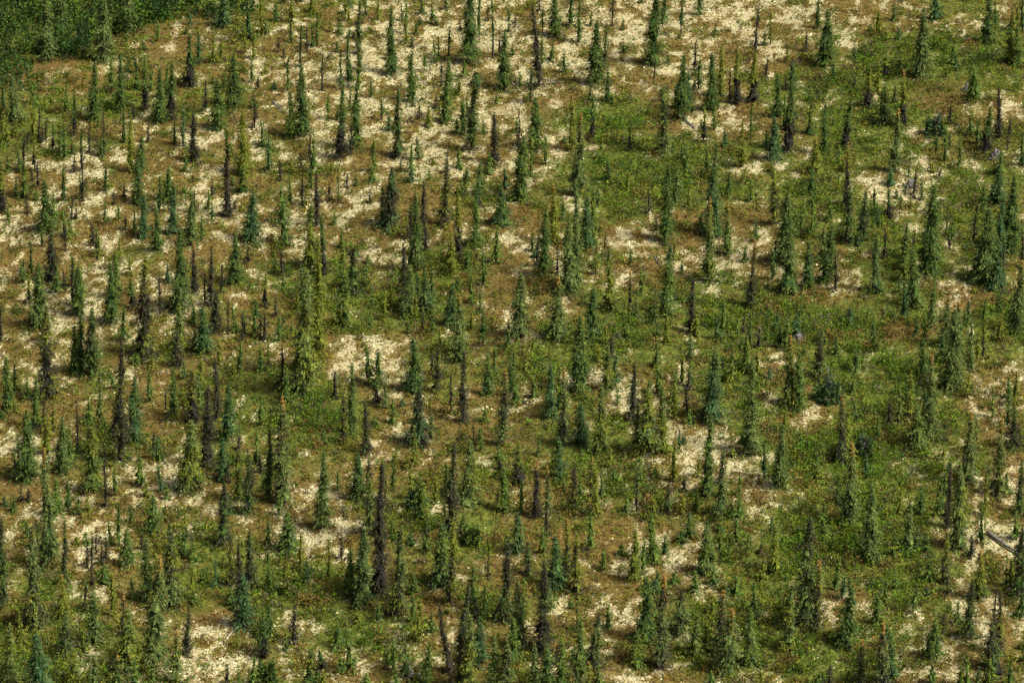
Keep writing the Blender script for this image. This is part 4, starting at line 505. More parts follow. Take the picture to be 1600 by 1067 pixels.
RUSTY = [[-53.3, 60.3, 6.5, 5.9, 0.9], [-48.1, 58.6, 5.7, 5.0, 0.8], [-50.4, 12.9, 2.6, 8.1, 0.8], [-27.4, 8.0, 2.2, 6.5, 0.6], [46.1, 9.2, 3.8, 3.3, 1.0], [3.6, 54.4, 4.3, 2.0, 0.7], [17.2, 22.6, 4.0, 3.1, 0.7], [-11.7, 15.1, 4.5, 5.4, 0.4], [35.1, 39.9, 2.1, 3.8, 0.6], [26.9, -8.3, 1.8, 1.8, 0.6], [44.3, 71.4, 4.4, 2.1, 0.6], [-42.0, 70.1, 5.2, 4.4, 0.6], [4.6, -35.0, 2.8, 2.1, 0.5], [34.1, -46.7, 3.3, 2.0, 0.5], [-8.2, -50.9, 3.8, 2.9, 0.6], [-20.2, -29.7, 2.3, 2.1, 0.6], [45.8, -14.1, 2.4, 1.8, 0.7], [26.0, 74.4, 3.7, 3.6, 0.5], [0.0, 25.9, 4.0, 2.8, 0.5], [25.5, -6.2, 1.8, 1.5, 0.7], [-11.0, -45.8, 4.4, 2.0, 0.5], [-7.2, 58.8, 2.9, 1.7, 0.4], [-31.3, 17.4, 3.9, 2.7, 0.5], [-43.3, 32.2, 4.1, 4.4, 0.4], [-18.5, -28.8, 2.3, 2.7, 0.4], [-2.4, -8.2, 3.7, 3.6, 0.4], [7.5, -29.8, 2.9, 2.1, 0.5], [-6.6, -47.2, 3.3, 2.9, 0.6], [47.6, 53.6, 4.3, 4.1, 0.5], [25.4, 76.8, 3.7, 2.2, 0.5], [37.7, 1.9, 3.8, 2.5, 0.5], [18.7, 26.0, 4.0, 2.8, 0.5], [-24.3, -46.6, 3.3, 2.0, 0.6]]

# ------------------------------------------------------------------ small numeric helpers
def smooth(a, b, x):
    t = np.clip((x-a)/(b-a), 0, 1)
    return t*t*(3-2*t)

def terrain(x, y):
    """height of the hillside in metres: gentle hummocks, and the dip behind its crest in the north-west"""
    x = np.asarray(x, float); y = np.asarray(y, float)
    h = (.55*np.sin(x*.061+1.0)*np.cos(y*.047+.4) + .28*np.sin(x*.17+y*.09)
         + .13*np.sin(x*.41-y*.29+2.0) + .07*np.sin(x*.83+.5)*np.sin(y*.71+1.3))
    s = -.66*(x+47.6)+.75*(y-56.0)
    return h - 2.0*smooth(0, 20, s)

_lat = np.random.RandomState(5).rand(256, 256)
def noise(x, y, f, ox=0.0):
    u = np.asarray(x, float)*f+ox+512.0; v = np.asarray(y, float)*f+ox*1.7+512.0
    i = np.floor(u).astype(int); j = np.floor(v).astype(int)
    a = u-i; b = v-j
    a = a*a*(3-2*a); b = b*b*(3-2*b)
    g = lambda p, q: _lat[p & 255, q & 255]
    return ((g(i, j)*(1-a)+g(i+1, j)*a)*(1-b)+(g(i, j+1)*(1-a)+g(i+1, j+1)*a)*b)*2-1
def fbm(x, y, f, ox=0.0):
    return .55*noise(x, y, f, ox)+.3*noise(x, y, f*2.1, ox+7)+.15*noise(x, y, f*4.3, ox+13)

def blob_field(blobs, x, y):
    v = np.zeros_like(np.asarray(x, float))
    for a, b, rx, ry, st in blobs:
        v = np.maximum(v, st*np.exp(-((x-a)/rx)**2-((y-b)/ry)**2))
    return v
def beyond_crest(x, y):
    return smooth(3, 22, -.66*(x+47.6)+.75*(y-56.0)+9*fbm(x, y, .12, 71)+4*fbm(x, y, .5, 75))
def cover(x, y):
    """lichen, shrub and rust amounts at a point of the hillside"""
    dip = beyond_crest(x, y)
    li = blob_field(LICHEN, x, y); sh = blob_field(SHRUBBY, x, y); ru = blob_field(RUSTY, x, y)
    a = .60*li+.225-.36*sh+.24*fbm(x, y, .16, 3)+.68*fbm(x, y*.6, .62, 9)+.48*noise(x, y*.7, 1.6, 4)
    lich = .80*smooth(.05, .95, a)*(1-dip)
    s = np.maximum(sh*1.0+.28+.5*fbm(x, y, .13, 21)-.45*li, dip*1.2)
    r = ru*1.0+.18+.55*fbm(x, y, .2, 33)-.25*li
    return lich, s, r*(1-dip)

# ------------------------------------------------------------------ object helpers
def tri_object(name, V, rgb, mat, parent=None, smooth_shade=False):
    """V: (n,3,3) triangle corners, rgb: (n,3) own colour of every leaf"""
    n = len(V)
    me = bpy.data.meshes.new(name)
    me.vertices.add(n*3); me.loops.add(n*3); me.polygons.add(n)
    me.vertices.foreach_set('co', np.ascontiguousarray(V, np.float32).reshape(-1))
    me.loops.foreach_set('vertex_index', np.arange(n*3, dtype=np.int32))
    me.polygons.foreach_set('loop_start', np.arange(0, n*3, 3, dtype=np.int32))
    at = me.attributes.new('tint', 'FLOAT_COLOR', 'FACE')
    c = np.ones((n, 4), np.float32); c[:, :3] = rgb
    at.data.foreach_set('color', c.reshape(-1))
    me.update()
    me.materials.append(mat)
    o = bpy.data.objects.new(name, me)
    COL.objects.link(o)
    if parent: o.parent = parent
    return o
def poly_object(name, verts, faces, mat, parent=None, shade=True):
    me = bpy.data.meshes.new(name)
    me.from_pydata(verts, [], faces)
    if shade: me.polygons.foreach_set('use_smooth', [True]*len(me.polygons))
    me.update(); me.materials.append(mat)
    o = bpy.data.objects.new(name, me); COL.objects.link(o)
    if parent: o.parent = parent
    return o
def tag(o, label, cat, group=None, kind=None):
    o['label'] = label; o['category'] = cat
    if group: o['group'] = group
    if kind: o['kind'] = kind
    return o
def thing(name, label, cat, loc, group=None):
    o = bpy.data.objects.new(name, None); o.empty_display_size = .3
    COL.objects.link(o); o.location = loc
    return tag(o, label, cat, group)

# ------------------------------------------------------------------ materials
def new_mat(name):
    m = bpy.data.materials.new(name); m.use_nodes = True
    nt = m.node_tree
    return m, nt, nt.nodes['Principled BSDF'], nt.nodes['Material Output']
def leaf_mat(name, trans=.25, vary=.35, scale=9.0, rough=.75, spec=.06):
    m, nt, p, out = new_mat(name)
    a = nt.nodes.new('ShaderNodeAttribute'); a.attribute_name = 'tint'
    no = nt.nodes.new('ShaderNodeTexNoise'); no.inputs['Scale'].default_value = scale; no.inputs['Detail'].default_value = 2
    tc = nt.nodes.new('ShaderNodeNewGeometry')
    nt.links.new(tc.outputs['Position'], no.inputs['Vector'])
    mr = nt.nodes.new('ShaderNodeMapRange')
    mr.inputs['From Min'].default_value = .3; mr.inputs['From Max'].default_value = .7
    mr.inputs['To Min'].default_value = 1-vary; mr.inputs['To Max'].default_value = 1+vary
    nt.links.new(no.outputs['Fac'], mr.inputs['Value'])
    mx = nt.nodes.new('ShaderNodeVectorMath'); mx.operation = 'SCALE'
    nt.links.new(a.outputs['Color'], mx.inputs[0]); nt.links.new(mr.outputs[0], mx.inputs['Scale'])
    nt.links.new(mx.outputs[0], p.inputs['Base Color'])
    p.inputs['Roughness'].default_value = rough
    p.inputs['Specular IOR Level'].default_value = spec
    if trans:
        t = nt.nodes.new('ShaderNodeBsdfTranslucent'); s = nt.nodes.new('ShaderNodeMixShader'); s.inputs[0].default_value = trans
        nt.links.new(mx.outputs[0], t.inputs['Color'])
        nt.links.new(p.outputs[0], s.inputs[1]); nt.links.new(t.outputs[0], s.inputs[2])
        nt.links.new(s.outputs[0], out.inputs['Surface'])
    return m
M_NEEDLE = leaf_mat('spruce_needles', .06, .55, 13.0)
M_LEAF = leaf_mat('shrub_leaves', .15)
M_LICHEN = leaf_mat('reindeer_lichen', 0, .18, 14.0, .95, .05)
M_TWIG = leaf_mat('dead_twigs', 0, .3, 6.0, .9, .1)

def bark_mat(name, c1, c2, scale=5.0):
    m, nt, p, out = new_mat(name)
    tc = nt.nodes.new('ShaderNodeTexCoord'); mp = nt.nodes.new('ShaderNodeMapping')
    mp.inputs['Scale'].default_value = (scale*3, scale*3, scale*.5)
    nt.links.new(tc.outputs['Object'], mp.inputs[0])
    no = nt.nodes.new('ShaderNodeTexNoise'); no.inputs['Scale'].default_value = 1.0; no.inputs['Detail'].default_value = 5
    nt.links.new(mp.outputs[0], no.inputs['Vector'])
    r = nt.nodes.new('ShaderNodeValToRGB')
    r.color_ramp.elements[0].color = (*c1, 1); r.color_ramp.elements[0].position = .35
    r.color_ramp.elements[1].color = (*c2, 1); r.color_ramp.elements[1].position = .68
    nt.links.new(no.outputs['Fac'], r.inputs[0]); nt.links.new(r.outputs[0], p.inputs['Base Color'])
    b = nt.nodes.new('ShaderNodeBump'); b.inputs['Strength'].default_value = .6; b.inputs['Distance'].default_value = .03
    nt.links.new(no.outputs['Fac'], b.inputs['Height']); nt.links.new(b.outputs[0], p.inputs['Normal'])
    p.inputs['Roughness'].default_value = .9; p.inputs['Specular IOR Level'].default_value = .15
    return m
M_BARK = bark_mat('spruce_bark', (.030, .022, .018), (.085, .068, .055))
M_GREY = bark_mat('weathered_wood', (.055, .051, .048), (.185, .175, .168))
M_PALE = bark_mat('bleached_wood', (.25, .22, .18), (.55, .50, .42))

def ground_mat():
    m, nt, p, out = new_mat('tundra_ground')
    g = nt.nodes.new('ShaderNodeNewGeometry')
    def attr(n):
        a = nt.nodes.new('ShaderNodeAttribute'); a.attribute_name = n; return a.outputs['Fac']
    def tex(scale, detail=4, rough=.6):
        n = nt.nodes.new('ShaderNodeTexNoise'); n.inputs['Scale'].default_value = scale
        n.inputs['Detail'].default_value = detail; n.inputs['Roughness'].default_value = rough
        nt.links.new(g.outputs['Position'], n.inputs['Vector']); return n.outputs['Fac']
    def math_(op, a, b):
        n = nt.nodes.new('ShaderNodeMath'); n.operation = op
        for i, v in enumerate((a, b)):
            if isinstance(v, (int, float)): n.inputs[i].default_value = v
            else: nt.links.new(v, n.inputs[i])
        return n.outputs[0]
    def ramp(f, stops):
        r = nt.nodes.new('ShaderNodeValToRGB')
        e = r.color_ramp.elements
        e[0].position, e[0].color = stops[0][0], (*stops[0][1], 1)
        e[1].position, e[1].color = stops[-1][0], (*stops[-1][1], 1)
        for q, c in stops[1:-1]:
            k = e.new(q); k.color = (*c, 1)
        nt.links.new(f, r.inputs[0]); return r.outputs[0]
    def mix(f, a, b):
        n = nt.nodes.new('ShaderNodeMix'); n.data_type = 'RGBA'
        nt.links.new(f, n.inputs['Factor']); nt.links.new(a, n.inputs['A']); nt.links.new(b, n.inputs['B'])
        return n.outputs['Result']
    def step(f, a, b):
        n = nt.nodes.new('ShaderNodeMapRange'); n.interpolation_type = 'SMOOTHSTEP'
        n.inputs['From Min'].default_value = a; n.inputs['From Max'].default_value = b
        nt.links.new(f, n.inputs['Value']); return n.outputs[0]
    humus = ramp(tex(3.0), [(.3, (.030, .022, .009)), (.5, (.088, .064, .017)), (.7, (.160, .122, .032))])
    moss = ramp(tex(2.3), [(.3, (.026, .034, .008)), (.5, (.062, .078, .013)), (.72, (.13, .135, .026))])
    rust = ramp(tex(3.7), [(.3, (.045, .032, .012)), (.55, (.115, .080, .022)), (.75, (.19, .14, .04))])
    cream = ramp(tex(5.5, 5, .7), [(.30, (.075, .066, .032)), (.46, (.25, .222, .115)), (.60, (.44, .405, .245)), (.78, (.57, .535, .36))])
    base = mix(step(math_('ADD', attr('shrub'), math_('MULTIPLY', tex(1.1), .6)), .45, .85), humus, moss)
    base = mix(step(math_('ADD', attr('rust'), math_('MULTIPLY', tex(1.4), .5)), .62, .95), base, rust)
    tone = ramp(tex(.45, 3, .6), [(.32, (.74, .69, .58)), (.5, (.95, .93, .88)), (.68, (1.0, 1.0, 1.0))])
    mul = nt.nodes.new('ShaderNodeMix'); mul.data_type = 'RGBA'; mul.blend_type = 'MULTIPLY'; mul.inputs['Factor'].default_value = 1.0
    nt.links.new(cream, mul.inputs['A']); nt.links.new(tone, mul.inputs['B']); cream = mul.outputs['Result']
    lm = step(math_('ADD', attr('lichen'), math_('MULTIPLY', math_('SUBTRACT', tex(3.4, 6, .8), .5), 3.0)), .46, .72)
    col = mix(lm, base, cream)
    nt.links.new(col, p.inputs['Base Color'])
    b = nt.nodes.new('ShaderNodeBump'); b.inputs['Strength'].default_value = 1.0; b.inputs['Distance'].default_value = .12
    nt.links.new(tex(4.5, 5, .7), b.inputs['Height']); nt.links.new(b.outputs[0], p.inputs['Normal'])
    p.inputs['Roughness'].default_value = .95; p.inputs['Specular IOR Level'].default_value = .05
    return m
M_GROUND = ground_mat()

# ------------------------------------------------------------------ the ground: one sheet to the horizon
def axis(lo, hi, step):
    fine = np.arange(lo, hi+step, step)
    out = [fine[-1]]; d = step
    while out[-1] < 5000: d *= 1.5; out.append(out[-1]+d)
    lowr = [fine[0]]; d = step
    while lowr[-1] > -5000: d *= 1.5; lowr.append(lowr[-1]-d)
    return np.concatenate([np.array(lowr[1:][::-1]), fine, np.array(out[1:])])
gx = axis(-70, 70, .5); gy = axis(-72, 102, .58)
GX, GY = np.meshgrid(gx, gy)
nx, ny = len(gx), len(gy)
lic, shr, rus = cover(GX.ravel(), GY.ravel())
GZ = terrain(GX.ravel(), GY.ravel()) + .05*noise(GX.ravel(), GY.ravel(), 1.1, 2)+.04*noise(GX.ravel(), GY.ravel(), 2.0, 5)
me = bpy.data.meshes.new('ground')
idx = np.arange(nx*ny).reshape(ny, nx)
quads = np.stack([idx[:-1, :-1], idx[:-1, 1:], idx[1:, 1:], idx[1:, :-1]], -1).reshape(-1, 4)
me.vertices.add(nx*ny); me.loops.add(quads.size); me.polygons.add(len(quads))
me.vertices.foreach_set('co', np.stack([GX.ravel(), GY.ravel(), GZ], -1).astype(np.float32).ravel())
me.loops.foreach_set('vertex_index', quads.astype(np.int32).ravel())
me.polygons.foreach_set('loop_start', np.arange(0, quads.size, 4, dtype=np.int32))
me.polygons.foreach_set('use_smooth', np.ones(len(quads), bool))
for nm, v in (('lichen', lic), ('shrub', shr), ('rust', rus)):
    me.attributes.new(nm, 'FLOAT', 'POINT').data.foreach_set('value', v.astype(np.float32))
me.update(); me.materials.append(M_GROUND)
ground = bpy.data.objects.new('ground', me); COL.objects.link(ground)
ground['kind'] = 'structure'
ground['label'] = 'tundra hillside of pale lichen, olive moss and rusty patches'

# ------------------------------------------------------------------ spruces
PAL = {  # needles, fresh tips
    'g': ((.027, .056, .014), (.115, .158, .025)),
    'b': ((.027, .060, .021), (.090, .148, .042)),
    'm': ((.045, .084, .016), (.155, .200, .028)),
    'y': ((.082, .102, .012), (.205, .215, .028)),
    'e': ((.050, .078, .021), (.160, .198, .046)),
    'k': ((.019, .019, .015), (.070, .066, .024)),
}
ORANGE = ((.18, .112, .026), (.34, .21, .05))

def unit(a):
    return a/np.maximum(np.linalg.norm(a, axis=-1, keepdims=True), 1e-6)

def crown_radius(t, W, code, ph):
    """radius of the crown at relative height t (0 foot, 1 tip)"""
    R = W*(1.02 if 'v' not in code else .92)
    if 'v' in code:
        r = R*np.power(np.clip(1-t, 0, 1), .85)*(.93+.12*np.sin(t*23+ph))
        r = np.maximum(r, R*.16*np.power(np.clip(1-t, 0, 1), .4))
    else:
        top = np.power(np.clip((1-t)/.85, 0, 1), .72)
        r = R*top*(.80+.12*np.sin(t*11+ph)+.10*np.sin(t*27+ph*2.3))
        r = r*(1+.24*np.exp(-(t/.20)**2))
    r = r*smooth(-.06, .05, t)
    if 'q' in code:
        r = np.where(t > .80, R*.85*np.sqrt(np.clip((1-t)/.20, 0, 1))*smooth(.78, .86, t)+R*.2, r*.9)
    return r+.05

def foliage(H, W, lean, code, rng, dens=1.0, t0=None, leaf=None):
    """triangles and colours of the whole crown; also a mask of the cone-laden tip"""
    cols = [c for c in code if c in PAL]
    main = cols[0]
    if t0 is None: t0 = .30 if 't' in code else rng.uniform(.01, .06)
    ph = rng.uniform(0, 6.28)
    sc = (leaf or 1.0)
    nb = int(np.clip(dens*(28*H+28*H*W), 50, 720))
    t = t0+(1-t0)*np.power(rng.random(nb), .92)
    nw = max(5, int(H*2.6))
    t = t*.22+(np.round(t*nw)/nw+rng.normal(0, .13/nw, nb))*.78         # branches sit in whorls
    t = np.clip(t, t0, .995)
    phi = rng.uniform(0, 2*np.pi, nb)
    lump = .90+.26*np.sin(phi*2+t*17+ph)+.16*np.sin(phi*3-t*29+ph*1.7)
    gap = np.ones(nb)
    kk = 'k' in cols
    if kk or 'd' in code:
        g = np.sin(t*13+ph*3)+.8*np.sin(t*31+ph)+.5*np.sin(phi+t*7)
        gap = np.where(g > .55, .55, 1.0)
    L = crown_radius((t-t0)/(1-t0), W, code, ph)*np.clip(lump, .45, 1.25)*rng.uniform(.66, 1.14, nb)*gap
    K = 5 if dens >= 1 else 4
    s = (np.arange(K)[None, :]+rng.uniform(.15, .95, (nb, K)))/K
    s = .45+.55*np.power(s, .85)
    droop = rng.uniform(.25, .60, nb)
    if main == 'k': droop = droop+.35
    out = np.stack([np.cos(phi), np.sin(phi)], -1)
    rad = s*L[:, None]
    zz = (t*H)[:, None]-droop[:, None]*rad+.22*droop[:, None]*rad*s**3
    bend = lean*np.power(t, 1.15)+.02*H*np.sin(t*6+ph)*np.sin(t*np.pi)*.5
    px = out[:, None, 0]*rad+bend[:, None]
    py = out[:, None, 1]*rad
    P = np.stack([px, py, zz], -1).reshape(-1, 3)
    n = len(P)
    P = P+rng.normal(0, .045, (n, 3))
    P[:, 2] = np.maximum(P[:, 2], .03)
    br = np.repeat(np.arange(nb), K)
    o3 = np.zeros((n, 3)); o3[:, :2] = out[br]
    tang = np.stack([-o3[:, 1], o3[:, 0], np.zeros(n)], -1)
    tt = np.repeat(t, K)
    size = sc*(.046+.056*rng.random(n))*np.clip(.62+.30*W, .65, 1.25)*np.clip(1.18-.55*tt, .55, 1.1)
    tris = []; which = []
    for rep in range(2):
        d = unit(o3*rng.uniform(.5, 1, (n, 1))+np.array([0, 0, -1])*rng.uniform(.15, .95, (n, 1))+rng.normal(0, .30, (n, 3)))
        w = unit(tang*rng.choice([-1, 1], (n, 1))+rng.normal(0, .40, (n, 3)))
        a = P+w*size[:, None]*.60
        b = P-w*size[:, None]*.60
        c = P+d*size[:, None]*2.0
        tris.append(np.stack([a, b, c], 1)); which.append(rep)
    V = np.concatenate(tris, 0)
    ss = np.tile(s.ravel(), 2); bb = np.tile(br, 2); tt = np.tile(tt, 2)
    m = len(V)
    # colour: kind of needles by patches of the crown, fresh tips at branch ends
    base = np.zeros((m, 3)); tip = np.zeros((m, 3))
    fld = .5+.32*np.sin(t*9+ph)+.26*np.sin(phi*1.0+ph*2+t*3)+rng.normal(0, .22, nb)
    if len(cols) > 1:
        k2 = np.clip(fld, 0, .999)
        ncol = len(cols)
        share = {2: [.58, 1.01], 3: [.45, .75, 1.01]}.get(ncol, [1.01])
        pick = np.searchsorted(share, k2)
    else:
        pick = np.zeros(nb, int)
    pick = np.clip(pick, 0, len(cols)-1)
    dark = rng.random(nb)
    isdark = np.zeros(nb, bool)
    if 'd' in code: isdark = t+rng.normal(0, .09, nb) < .45
    if 'D' in code: isdark = t+rng.normal(0, .09, nb) > .55
    cl = np.array([PAL[c][0] for c in cols]); ct = np.array([PAL[c][1] for c in cols])
    base = cl[pick][bb]; tip = ct[pick][bb]
    dk = isdark[bb]
    base = np.where(dk[:, None], PAL['k'][0], base); tip = np.where(dk[:, None], np.array(PAL['k'][1]), tip)
    fresh = (rng.random(m) < .32+.30*(ss > .75)).astype(float)*rng.uniform(.3, 1.0, m)
    branch_tone = rng.uniform(.75, 1.25, nb)[bb]
    rgb = (base*(1-fresh[:, None])+tip*fresh[:, None])*branch_tone[:, None]*rng.uniform(.85, 1.15, (m, 1))
    old = rng.random(m) < (.10 if main != 'k' else .2)
    rgb[old] = np.array([.045, .040, .022])*rng.uniform(.6, 1.3, (old.sum(), 1))
    cone = np.zeros(m, bool)
    if 'o' in code:
        tb = tt+rng.normal(0, .008, m)
        cone = (tb > .85) & (rng.random(m) < .93)
        cen = V.mean(1); ax = np.hypot(cen[:, 0]-np.tile(np.repeat(bend, K), 2), cen[:, 1])
        cone &= ax < .10+.09*W
        f = rng.random((m, 1))
        og = np.array(ORANGE[0])*(1-f)+np.array(ORANGE[1])*f
        rgb = np.where(cone[:, None], og*rng.uniform(.7, 1.2, (m, 1)), rgb)
        sprinkle = (tb > .6) & (tb < .86) & (rng.random(m) < .12)
        rgb = np.where(sprinkle[:, None], og*.8, rgb)
    # the closely set older needles inside, one lumpy closed cone round the stem
    ns = 9 if dens >= 1 else 7
    tiers = max(6, int(H*(2.2 if dens >= 1 else 1.5)))
    edge = t0+(.975-t0)*np.linspace(0, 1, tiers+1)
    edge[1:-1] += rng.normal(0, .16/tiers, tiers-1)
    tr = np.stack([edge[:-1], edge[:-1]*.25+edge[1:]*.75], -1).ravel()      # each tier: wide drooping rim, then drawn in
    saw = np.tile([1.0, .52], tiers)*np.repeat(rng.uniform(.78, 1.12, tiers), 2)
    nr = len(tr); ar = np.arange(ns)*2*np.pi/ns
    TT, AA = np.meshgrid(tr, ar, indexing='ij')
    AA = AA+rng.normal(0, .12, (nr, 1))
    LL = .90+.26*np.sin(AA*2+TT*17+ph)+.16*np.sin(AA*3-TT*29+ph*1.7)
    rr = crown_radius((TT-t0)/(1-t0), W, code, ph)*np.clip(LL, .5, 1.2)*saw[:, None]*(.60 if dens >= 1 else .42)*smooth(-.10, .14, TT-t0)*rng.uniform(.55, 1.25, TT.shape)
    if kk: rr = rr*np.where(np.sin(TT*13+ph*3)+.8*np.sin(TT*31+ph) > .3, .5, .88)
    bx = lean*np.power(TT, 1.15)+.02*H*np.sin(TT*6+ph)*np.sin(TT*np.pi)*.5
    Q = np.stack([bx+rr*np.cos(AA), rr*np.sin(AA), np.maximum(TT*H-.45*rr*(saw[:, None] > .62), .03)], -1)
    A_, B_ = Q[:-1], Q[1:]
    q1 = np.stack([A_, np.roll(A_, -1, 1), np.roll(B_, -1, 1)], 2).reshape(-1, 3, 3)
    q2 = np.stack([A_, np.roll(B_, -1, 1), B_], 2).reshape(-1, 3, 3)
    I = np.concatenate([q1, q2])
    ti = np.tile(np.repeat(tr[:-1], ns), 2)
    ic = cl[np.minimum(rng.integers(0, len(cols), len(I)), rng.integers(0, len(cols), len(I)))]
    dki = np.zeros(len(I), bool)
    if 'd' in code: dki = ti < .42
    if 'D' in code: dki = ti > .55
    fi = (rng.random(len(I)) < .4)*rng.uniform(.1, .6 if dens >= 1 else .3, len(I))
    ic = ic*(1-fi[:, None])+np.array(PAL[main][1])*fi[:, None]
    ic = np.where(dki[:, None], PAL['k'][0], ic)*rng.uniform(.6, 1.25, (len(I), 1))
    V = np.concatenate([V, I]); rgb = np.concatenate([rgb, ic]); cone = np.concatenate([cone, np.zeros(len(I), bool)])
    if 'o' in code:                                          # the leading shoot packed with cones
        ts = np.array([.845, .89, .93, .965, .995]); rs = np.array([.075, .085, .07, .05, .01])*(.6+.5*W)
        bs = lean*np.power(ts, 1.15)+.02*H*np.sin(ts*6+ph)*np.sin(ts*np.pi)*.5
        a5 = np.arange(5)*2*np.pi/5
        Q = np.stack([bs[:, None]+rs[:, None]*np.cos(a5), rs[:, None]*np.sin(a5), np.repeat((ts*H)[:, None], 5, 1)], -1)
        S_ = np.concatenate([np.stack([Q[:-1], np.roll(Q[:-1], -1, 1), np.roll(Q[1:], -1, 1)], 2).reshape(-1, 3, 3), np.stack([Q[:-1], np.roll(Q[1:], -1, 1), Q[1:]], 2).reshape(-1, 3, 3)])
        V = np.concatenate([V, S_]); cone = np.concatenate([cone, np.ones(len(S_), bool)])
        rgb = np.concatenate([rgb, np.array(ORANGE[0])*rng.uniform(.8, 1.5, (len(S_), 1))])
    return V, rgb, cone, ph

def trunk_geo(H, W, lean, ph, r0, n=6, rows=7):
    vs = []; fs = []
    for k in range(rows):
        t = k/(rows-1); z = -.25+t*(H*.985+.25)
        b = lean*t**1.15+.02*H*math.sin(t*6+ph)*math.sin(t*math.pi)*.5
        r = r0*(1-t)**.85+.012
        if k == 0: r *= 1.35
        for i in range(n):
            a = 2*math.pi*i/n
            vs.append((b+r*math.cos(a), r*math.sin(a), z))
    for k in range(rows-1):
        for i in range(n):
            j = (i+1) % n
            fs.append((k*n+i, k*n+j, (k+1)*n+j, (k+1)*n+i))
    fs.append(tuple((rows-1)*n+i for i in range(n)))
    return vs, fs

def twig_tris(H, W, lean, code, rng, count, tlo=.04, thi=.9, rgb0=(.050, .044, .040)):
    t = rng.uniform(tlo, thi, count); phi = rng.uniform(0, 6.28, count)
    L = crown_radius(t, W, code, 0)*rng.uniform(.5, 1.05, count)
    o = np.stack([np.cos(phi), np.sin(phi), np.zeros(count)], -1)
    tg = np.stack([-np.sin(phi), np.cos(phi), np.zeros(count)], -1)
    b = lean*np.power(t, 1.15)
    A = np.stack([b, np.zeros(count), t*H], -1)
    E = A+o*L[:, None]; E[:, 2] -= L*rng.uniform(.3, .9, count); E[:, 2] = np.maximum(E[:, 2], .05)
    Mid = (A+E)/2; Mid[:, 2] += -.10*L
    w = (.016+.012*rng.random(count))[:, None]
    up = np.zeros((count, 3)); up[:, 2] = 1
    T = [np.stack([A+tg*w, A-tg*w, Mid], 1), np.stack([Mid+up*w, Mid-up*w, E], 1), np.stack([A+up*w, A-up*w, Mid], 1), np.stack([Mid+tg*w, Mid-tg*w, E], 1)]
    k = 14
    ts = np.linspace(tlo, thi, k); bs = lean*np.power(ts, 1.15)
    Sp = np.stack([bs, np.zeros(k), ts*H], -1)
    o1 = np.array([.018, 0, 0]); o2 = np.array([0, .018, 0])
    for q in (o1, o2):                                       # the dead inner stem they all grow from
        T.append(np.stack([Sp[:-1]-q, Sp[:-1]+q, Sp[1:]+q], 1)); T.append(np.stack([Sp[:-1]-q, Sp[1:]+q, Sp[1:]-q], 1))
    V = np.concatenate(T, 0)
    rgb = np.array(rgb0)[None, :]*rng.uniform(.6, 1.5, (len(V), 1))
    return V, rgb

TREE_GROUP = 'spruces scattered over the lichen hillside'
for k, (x, y, H, W, lean, code, label) in enumerate(SPRUCES):
    rng = np.random.default_rng(1000+k)
    root = thing('spruce_tree', label, 'spruce tree', (x, y, float(terrain(x, y))), TREE_GROUP)
    V, rgb, cone, ph = foliage(H, W, lean, code, rng)
    tv, tf = trunk_geo(H, W, lean, ph, .035+.0105*H)
    poly_object('trunk', tv, tf, M_BARK, root)
    tri_object('crown', V[~cone], rgb[~cone], M_NEEDLE, root)
    if cone.any(): tri_object('cone_cluster', V[cone], rgb[cone], M_NEEDLE, root)
    if 'k' in code or 'd' in code or 't' in code:
        main_k = code[0] == 'k'
        DV, DC = twig_tris(H, W, lean, code, rng, int(H*(16 if main_k else 8)), thi=.95 if main_k else .6)
        tri_object('dead_branches', DV, DC, M_TWIG, root)

# the several hundred smaller spruces beyond the largest 300
SV, SCO = [], []
rng = np.random.default_rng(77)
small = list(SMALL_SPRUCES)
for _ in range(380):                                             # seedlings between them
    x = rng.uniform(-62, 62); y = rng.uniform(-60, 84)
    if abs(x) > 43+.11*(y+57): continue
    H = rng.uniform(.8, 2.6)*rng.uniform(.8, 1.25)
    small.append((x, y, H, H*rng.uniform(.22, .42), rng.normal(0, .04)*H, 'mgbyekgm'[rng.integers(8)]+('v' if rng.random() < .3 else '')))
for _ in range(640):                                             # half-grown ones, thickest on the lower slope
    x = rng.uniform(-56, 56); y = rng.uniform(-60, 46)
    if abs(x) > 43+.11*(y+57) or rng.random() < (y+60)/190: continue
    if any(abs(x-q[0]) < 1.0+.4*q[3] and -.5 < q[1]-y < 6.5 for q in SPRUCES): continue
    if float(fbm(x, y, .14, 120)) < -.06: continue
    H = rng.uniform(2.0, 4.6)
    small.append((x, y, H, H*rng.uniform(.2, .36), rng.normal(0, .04)*H, ['g', 'm', 'y', 'gy', 'e', 'my', 'mv', 'gd', 'b', 'em', 'k'][rng.integers(11)]))
for (x, y, H, W, lean, code) in small:
    V, rgb, cone, ph = foliage(H, W*1.1, lean, code, rng, .33, leaf=1.35)
    nt_ = 6
    tv, tf = trunk_geo(H, W, lean, ph, .022+.009*H, 4, 3)
    tv = np.array(tv); T = []
    for f in tf[:-1]: T += [tv[[f[0], f[1], f[2]]], tv[[f[0], f[2], f[3]]]]
    T = np.array(T)
    V = np.concatenate([V, T]); rgb = np.concatenate([rgb, np.full((len(T), 3), .045)*np.array([1, .85, .75])])
    SV.append(V+np.array([x, y, float(terrain(x, y))])); SCO.append(rgb)
o = tri_object('spruce_saplings', np.concatenate(SV), np.concatenate(SCO), M_NEEDLE)
tag(o, 'many small thin young spruces scattered between the taller trees', 'young spruces', None, 'stuff')
N_SAP = len(o.data.polygons)

